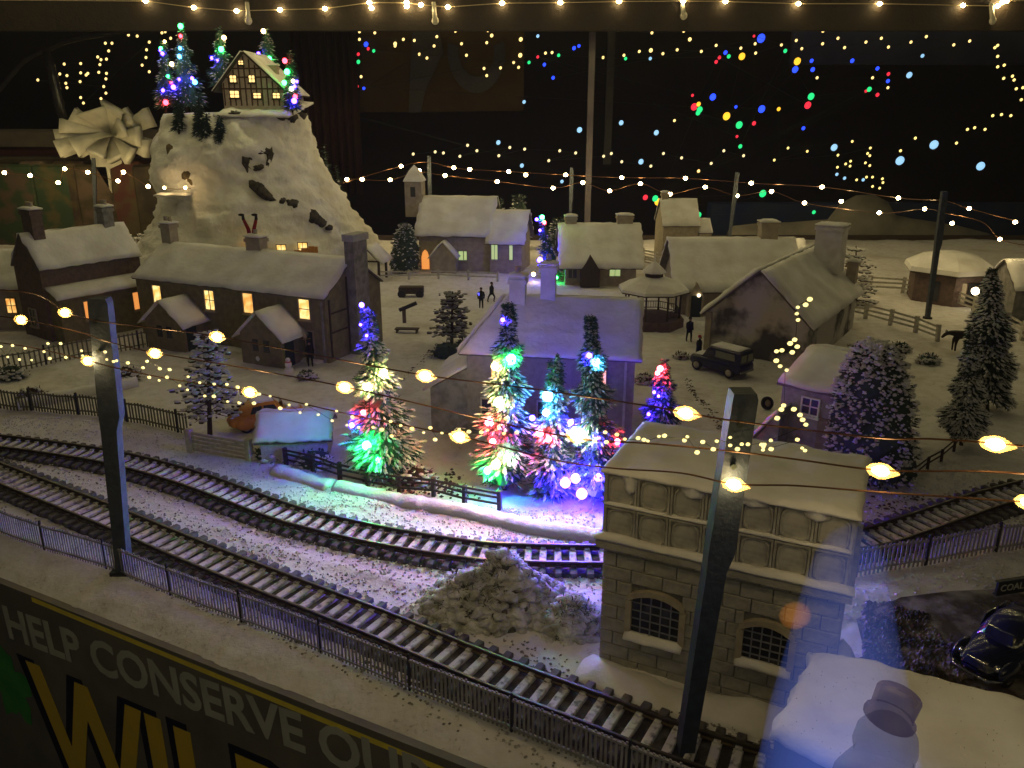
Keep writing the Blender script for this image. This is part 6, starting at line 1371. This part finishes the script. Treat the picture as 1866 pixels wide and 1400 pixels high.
def vehicle(name, label, cat, c, rz, paint, kind, snow=True):
    t = thing(name, label, cat, c, rz); rim = mat('pale_rim', (.45, .42, .34), .5)
    if kind == 'van':   # boxy estate: x forward
        L = [(-1.95, .72, .45, .95), (-1.8, .8, .35, 1.02), (.7, .82, .35, 1.04), (1.3, .76, .35, 1.0), (1.8, .7, .4, .92), (1.95, .6, .5, .8)]
        loft(MB(), [(x, body_section(hw, z0, zb)) for x, hw, z0, zb in L]).build('body', paint, t, True)
        loft(MB(), [(-1.92, cabin_section(.76, .7, .98, 1.55)), (-1.86, cabin_section(.78, .72, .98, 1.75)), (.35, cabin_section(.78, .7, .98, 1.78)), (.55, cabin_section(.77, .66, .98, 1.70)), (.98, cabin_section(.74, .6, .98, 1.1))]).build('cabin', paint, t)
        for s in (-1, 1):
            MB().prism([(-1.55, 1.18), (-.1, 1.18), (-.12, 1.58), (-1.5, 1.58)], s * .775 - .015, s * .775 + .015).build('side_window', mat('olive_glass', (.20, .22, .14), .3), t)
            MB().prism([(0.02, 1.18), (.62, 1.18), (.42, 1.55), (0.02, 1.55)], s * .77 - .015, s * .77 + .015).build('side_window', M_GLASSD, t)
            MB().prism([(-1.95 if False else -.60, 0)] * 0 or [(s * .1, 1.1), (s * .62, 1.1), (s * .6, 1.55), (s * .1, 1.55)], 0, .03, Matrix.Rotation(R(90), 3, 'Z')).build('rear_window', mat('olive_glass', (.20, .22, .14)), t).location = (-1.90, 0, 0)
        for x in (-1.2, 1.25):
            for s in (-1, 1): wheel(t, x, s * .76, .36, rim, s)
        MB().sheet((-1.7, -.6, 1.78), (.4, -.6, 1.78), (.4, .6, 1.78), (-1.7, .6, 1.78), .09, 10, 6, .03, .05).build('roof_snow', M_SNOWR, t, True)
        MB().sheet((1.0, -.55, 1.0), (1.7, -.5, .93), (1.7, .5, .93), (1.0, .55, 1.0), .08, 8, 6, .03, .05).build('bonnet_snow', M_SNOWR, t, True)
        for s in (-1, 1): MB().lathe([(.1, 0), (.11, .05), (.06, .08)], 10, (0, 0, 0), Matrix.Rotation(R(90), 3, 'Y')).build('headlight', M_CREAM, t).location = (1.93, s * .42, .68)
        MB().box(-2.02, -.7, .42, -1.95, .7, .54).build('bumper', M_GREY, t)
    else:   # rounded saloon
        st = [(-2.0, .45, .45, .62), (-1.85, .62, .35, .82), (-1.4, .74, .3, .94), (-.6, .78, .28, .98), (.6, .78, .28, .98), (1.2, .66, .3, .95), (1.7, .55, .35, .86), (1.95, .38, .42, .70)]
        loft(MB(), [(x, body_section(hw, z0, zb, cr=.2)) for x, hw, z0, zb in st]).build('body', paint, t, True)
        loft(MB(), [(-1.55, cabin_section(.5, .3, .88, .95)), (-1.25, cabin_section(.62, .46, .9, 1.2)), (-.75, cabin_section(.69, .52, .92, 1.46)), (-.1, cabin_section(.7, .54, .92, 1.52)), (.35, cabin_section(.69, .52, .92, 1.46)), (.62, cabin_section(.66, .46, .92, 1.2)), (.85, cabin_section(.6, .4, .9, .96))]).build('cabin', paint, t, True)
        for s in (-1, 1):
            MB().prism([(-.95, 1.0), (-.35, 1.0), (-.35, 1.38), (-.8, 1.36)], s * .70 - .015, s * .70 + .015, Matrix.Rotation(0, 3, 'Z')).build('side_window', M_GLASSD, t)
            MB().prism([(-.25, 1.0), (.5, 1.0), (.3, 1.36), (-.25, 1.38)], s * .70 - .015, s * .70 + .015).build('side_window', M_GLASSD, t)
            MB().ball((1.28, s * .68, .52), .55, .2, .34, 14, 9).build('front_wing', paint, t, True); MB().ball((-1.2, s * .72, .50), .52, .16, .32, 14, 9).build('rear_wing', paint, t, True)
            h = MB().ball((1.66, s * .52, .66), .12, .12, .12, 10, 8).build('headlight', mat('lamp_chrome', (.6, .6, .62), .15, metal=1), t, True)
        g = MB().prism([(-.42, 1.02), (.42, 1.02), (.36, 1.36), (-.36, 1.36)], 0, .03, Matrix.Rotation(R(90), 3, 'Z')).build('windscreen', M_GLASSD, t); g.location = (.62 + .18, 0, 0.0); g.rotation_euler = (0, 0, 0)
        gr = MB()
        for k in range(6): gr.box(1.86 + .02 * k * 0, -.26, .42 + .065 * k, 1.93 - .008 * k, .26, .45 + .065 * k)
        gr.build('grille', mat('lamp_chrome', (1, 1, 1)), t)
        MB().tube([(1.75, -.75, .4), (2.06, -.5, .38), (2.1, 0, .38), (2.06, .5, .38), (1.75, .75, .4)], .05, 8).build('bumper', mat('lamp_chrome', (1, 1, 1)), t, True)
        for x in (-1.2, 1.28):
            for s in (-1, 1): wheel(t, x, s * .66, .33, rim, s)
        if snow:
            MB().sheet((-.8, -.46, 1.47), (.35, -.46, 1.47), (.35, .46, 1.47), (-.8, .46, 1.47), .14, 8, 6, .04, .05).build('roof_snow', M_SNOWR, t, True)
            MB().sheet((.95, -.5, .95), (1.7, -.4, .85), (1.7, .4, .85), (.95, .5, .95), .12, 8, 6, .04, .05).build('bonnet_snow', M_SNOWR, t, True)
            MB().sheet((-1.8, -.4, .85), (-1.45, -.5, .95), (-1.45, .5, .95), (-1.8, .4, .85), .1, 5, 6, .04, .03).build('boot_snow', M_SNOWR, t, True)
    return t
v0, v1 = G(1345, 692), G(1272, 672); d = v1 - v0
vehicle('parked_van', 'dark blue boxy estate car parked beside the barn wall', 'car', (v0 + v1) / 2 + Vector((.25, .5, 0)), math.atan2(d.y, d.x), mat('dark_blue_paint_gloss', (.012, .016, .04), .3, spec=.5), 'van')
vehicle('parked_car', 'orange car half buried in snow between the layered tree and the blue-lit shed', 'car', G(488, 775), R(28), mat('orange_paint', (.66, .28, .04), .4, (.55, .22, .03)), 'car')
vehicle('parked_car', 'dark rounded vintage car in the coal yard at the right edge', 'car', G(1822, 1212) + Vector((.3, .2, .05)), R(212), mat('midnight_paint', (.008, .010, .03), .18, (.012, .014, .035), 3, .5, spec=.7), 'car', False)
c = G(1397, 745); t = thing('tyre', 'black tyre with a pale hub standing on the lane near the mast', 'tyre', c + Vector((0, 0, .33)), R(15)); Mx = Matrix.Rotation(R(68), 3, 'X')
MB().lathe([(.2, -.1), (.33, -.11), (.38, -.05), (.38, .05), (.33, .11), (.2, .1), (.2, -.1)], 20, (0, 0, 0), Mx).build('rubber', M_BLACK, t, True); MB().lathe([(.2, -.04), (.2, .05), (.02, .07)], 16, (0, 0, 0), Mx).build('hub', M_CREAM, t, True)
# horse
def horse():
    c = G(1752, 640); t = thing('horse', 'dark brown horse standing by the white fence, half hidden by the fir', 'horse', c, R(185))
    V = [(-.75, 0, 1.25), (-.3, 0, 1.2), (.3, 0, 1.2), (.7, 0, 1.3), (1.05, 0, 1.35), (1.35, 0, 1.3), (1.65, 0, 1.0), (-.85, 0, 1.2), (-1.0, 0, .7)]
    E_ = [(0, 1), (1, 2), (2, 3), (3, 4), (4, 5), (5, 6), (0, 7), (7, 8)]; rad = [.3, .3, .3, .26, .18, .15, .09, .06, .07]
    for x, s in ((.6, 1), (.6, -1), (-.7, 1), (-.7, -1)):
        n = len(V); V += [(x, s * .16, .9), (x + (.02 if x > 0 else -.12), s * .17, .45), (x, s * .17, .05)]; E_ += [(2 if x > 0 else 0, n), (n, n + 1), (n + 1, n + 2)]; rad += [.14, .07, .07]
    me = bpy.data.meshes.new('body'); me.from_pydata(V, E_, []); o = bpy.data.objects.new('body', me); C.objects.link(o); o.parent = t
    o.modifiers.new('skin', 'SKIN'); o.modifiers.new('sub', 'SUBSURF').levels = 1; o.modifiers['sub'].render_levels = 2
    for i, r_ in enumerate(rad): me.skin_vertices[0].data[i].radius = (r_, r_ * .9)
    me.skin_vertices[0].data[1].use_root = True; me.materials.append(mat('horse_coat', (.025, .018, .014), .7))
    for s in (-1, 1): MB().lathe([(.05, 0), (.03, .12), (.005, .18)], 6, (1.33, s * .08, 1.40)).build('ear', mat('horse_coat', (1, 1, 1)), t)
horse()
# coal yard
M_COAL = mat('coal', (.03, .026, .024), .6, (.16, .13, .11), 1.5, 1.0, .04, sharp=(.45, .62))
o = scatter(5200, lambda: (lambda p: (p.x, p.y, .02 + .22 * max(0, fbm(p.x, p.y, .5, 1))))(G(rnd.uniform(1575, 1900), rnd.uniform(1100, 1240) + 0)), (.05, .17)).build('coal_rubble', M_COAL); tag(o, 'brown and black coal rubble covering the yard at the right', 'coal rubble', kind='stuff')
yard = MB(); P_ = [G(x, y, 0) for x, y in ((1560, 1130), (1640, 1098), (1730, 1085), (1930, 1070), (1960, 1180), (1930, 1290), (1790, 1265), (1690, 1235), (1580, 1210))]
yard.v = [(p.x, p.y, hground(p.x, p.y, False) + .09) for p in P_] + [(sum(p.x for p in P_) / 9, sum(p.y for p in P_) / 9, .14)]; yard.f = [(i, (i + 1) % 9, 9) for i in range(9)]
tag(yard.build('coal_yard', mat('yard_dirt', (.07, .055, .045), .95, (.26, .23, .21), .9, 1.0, .06, 5, sharp=(.45, .6))), 'dirty brown yard ground strewn with coal', kind='structure')
cs = thing('coal_sign', 'black name board lettered COAL in white at the right edge', 'sign', G(1812, 1092), R(14)); 
MB().box(0, -.05, .22, 1.12, .05, .66).build('board', M_DARKP, cs)
for x in (.2, .92): MB().box(x - .05, .052, -.2, x + .05, .14, .64).build('leg', M_DARKP, cs)
fr_ = MB(); fr_.box(-.04, -.08, .17, 1.16, .08, .218).box(-.04, -.08, .662, 1.16, .08, .71); fr_.build('border', M_DARKP, cs)
textmesh('COAL', .36, mat('sign_white', (.5, .5, .46), .6), cs, (.10, -.06, .31), (R(90), 0, 0), .01, 'lettering')
# low roofs across the right track side: distant blocks of the garden wall
for k, (a, b2, h, lab) in enumerate(((G(1480, 700), G(1560, 660), .5, 'low snowy garden wall behind the round fir'), (G(250, 700), G(20, 745), .45, 'low snowy bank in the garden behind the left railings'))):
    mb = MB(); rr = []
    for p, d in resample([a, b2], .5):
        n_ = Vector((-d.y, d.x, 0)); s = 1 + .3 * noise.noise(p); rr.append([(p + n_ * w + Vector((0, 0, z * s - .1))) for w, z in ((-.35, 0), (-.28, h), (0, h + .15), (.28, h), (.35, 0))])
    tag(mb.rings(rr).build('snowy_wall', M_SNOW, None, True), lab, 'garden wall')
# reflection of a snowman, imitated by added glowing shapes at the lower right
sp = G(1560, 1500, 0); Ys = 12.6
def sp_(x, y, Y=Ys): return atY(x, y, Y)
base = Vector((sp_(1545, 1400).x, Ys, 0)); t = thing('snowman_reflection', 'see-through blue glow imitating the reflection of a big snowman in front of the tower corner and corner shed', 'snowman', base)
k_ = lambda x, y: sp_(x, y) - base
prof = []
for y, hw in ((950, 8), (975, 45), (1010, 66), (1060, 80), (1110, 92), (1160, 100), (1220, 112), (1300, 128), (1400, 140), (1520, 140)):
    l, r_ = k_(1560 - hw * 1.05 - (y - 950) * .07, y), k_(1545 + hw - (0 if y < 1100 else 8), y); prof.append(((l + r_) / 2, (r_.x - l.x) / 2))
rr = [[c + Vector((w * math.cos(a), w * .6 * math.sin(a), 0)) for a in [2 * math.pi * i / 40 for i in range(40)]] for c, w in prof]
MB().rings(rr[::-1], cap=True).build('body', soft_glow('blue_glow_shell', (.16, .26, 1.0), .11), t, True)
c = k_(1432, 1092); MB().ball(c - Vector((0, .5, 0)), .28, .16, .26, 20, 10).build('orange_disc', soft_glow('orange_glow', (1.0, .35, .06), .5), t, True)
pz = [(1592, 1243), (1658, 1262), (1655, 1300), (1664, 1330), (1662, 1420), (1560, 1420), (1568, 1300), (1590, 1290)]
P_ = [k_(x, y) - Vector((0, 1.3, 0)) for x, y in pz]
hat = MB().lathe([(.44, -.05), (.44, 0), (.36, .02), (.38, .46), (.02, .5)], 20); o = hat.build('hat', see_through('violet_reflection', (.10, .07, .22), .55, .10), t, True); o.location = sp_(1622, 1306, Ys - .9) - base; o.rotation_euler = (0, .2, 0)
MB().lathe([(.02, .5), (.32, .42), (.50, .18), (.54, -.08), (.48, -.34), (.60, -.55), (.78, -.9), (.84, -1.5), (.80, -2.2)], 28).build('head', see_through('slate_blue_reflection', (.07, .09, .20), .35, .10), t, True).location = sp_(1614, 1352, Ys - .9) - base

# footprints and fallen twigs trodden across the snow
def trail(lab, pts, n, w, size):
    path = run(pts); rs_ = resample(path, .02)
    def pl():
        p, d = rnd.choice(rs_); o = rnd.gauss(0, w); return p.x - d.y * o, p.y + d.x * o, hground(p.x, p.y, False) + .02
    o = scatter(n, pl, size, flat=.4, jit=.5).build('twig_litter', M_BARK); tag(o, lab, 'litter', kind='stuff')
trail('dark twigs strewn in a line across the lane beside the tall mast', [(1250, 690), (1268, 725), (1295, 750), (1318, 785), (1325, 800)], 150, .12, (.03, .09))
trail('dark footprints crossing the snow left of the farmhouse', [(700, 720), (745, 680), (775, 650), (800, 630)], 60, .15, (.04, .10))
trail('brown clods on the snow by the round fir', [(1590, 930), (1640, 915), (1680, 905)], 80, .35, (.04, .10))
# thin haze added to give the bulbs halos and lift the blacks
hz = MB().box(-175, -30, -32, 225, 164, 42).build('added_haze', bpy.data.materials.new('added_haze_air')); hz['kind'] = 'stuff'; pass
hm = hz.data.materials[0]; hm.use_nodes = True; nt = hm.node_tree; nt.nodes.remove(nt.nodes['Principled BSDF'])
pv = nt.nodes.new('ShaderNodeVolumePrincipled'); pv.inputs['Color'].default_value = (.95, .95, .95, 1); pv.inputs['Density'].default_value = HAZE; pv.inputs['Anisotropy'].default_value = .35
nt.links.new(pv.outputs[0], nt.nodes['Material Output'].inputs['Volume'])
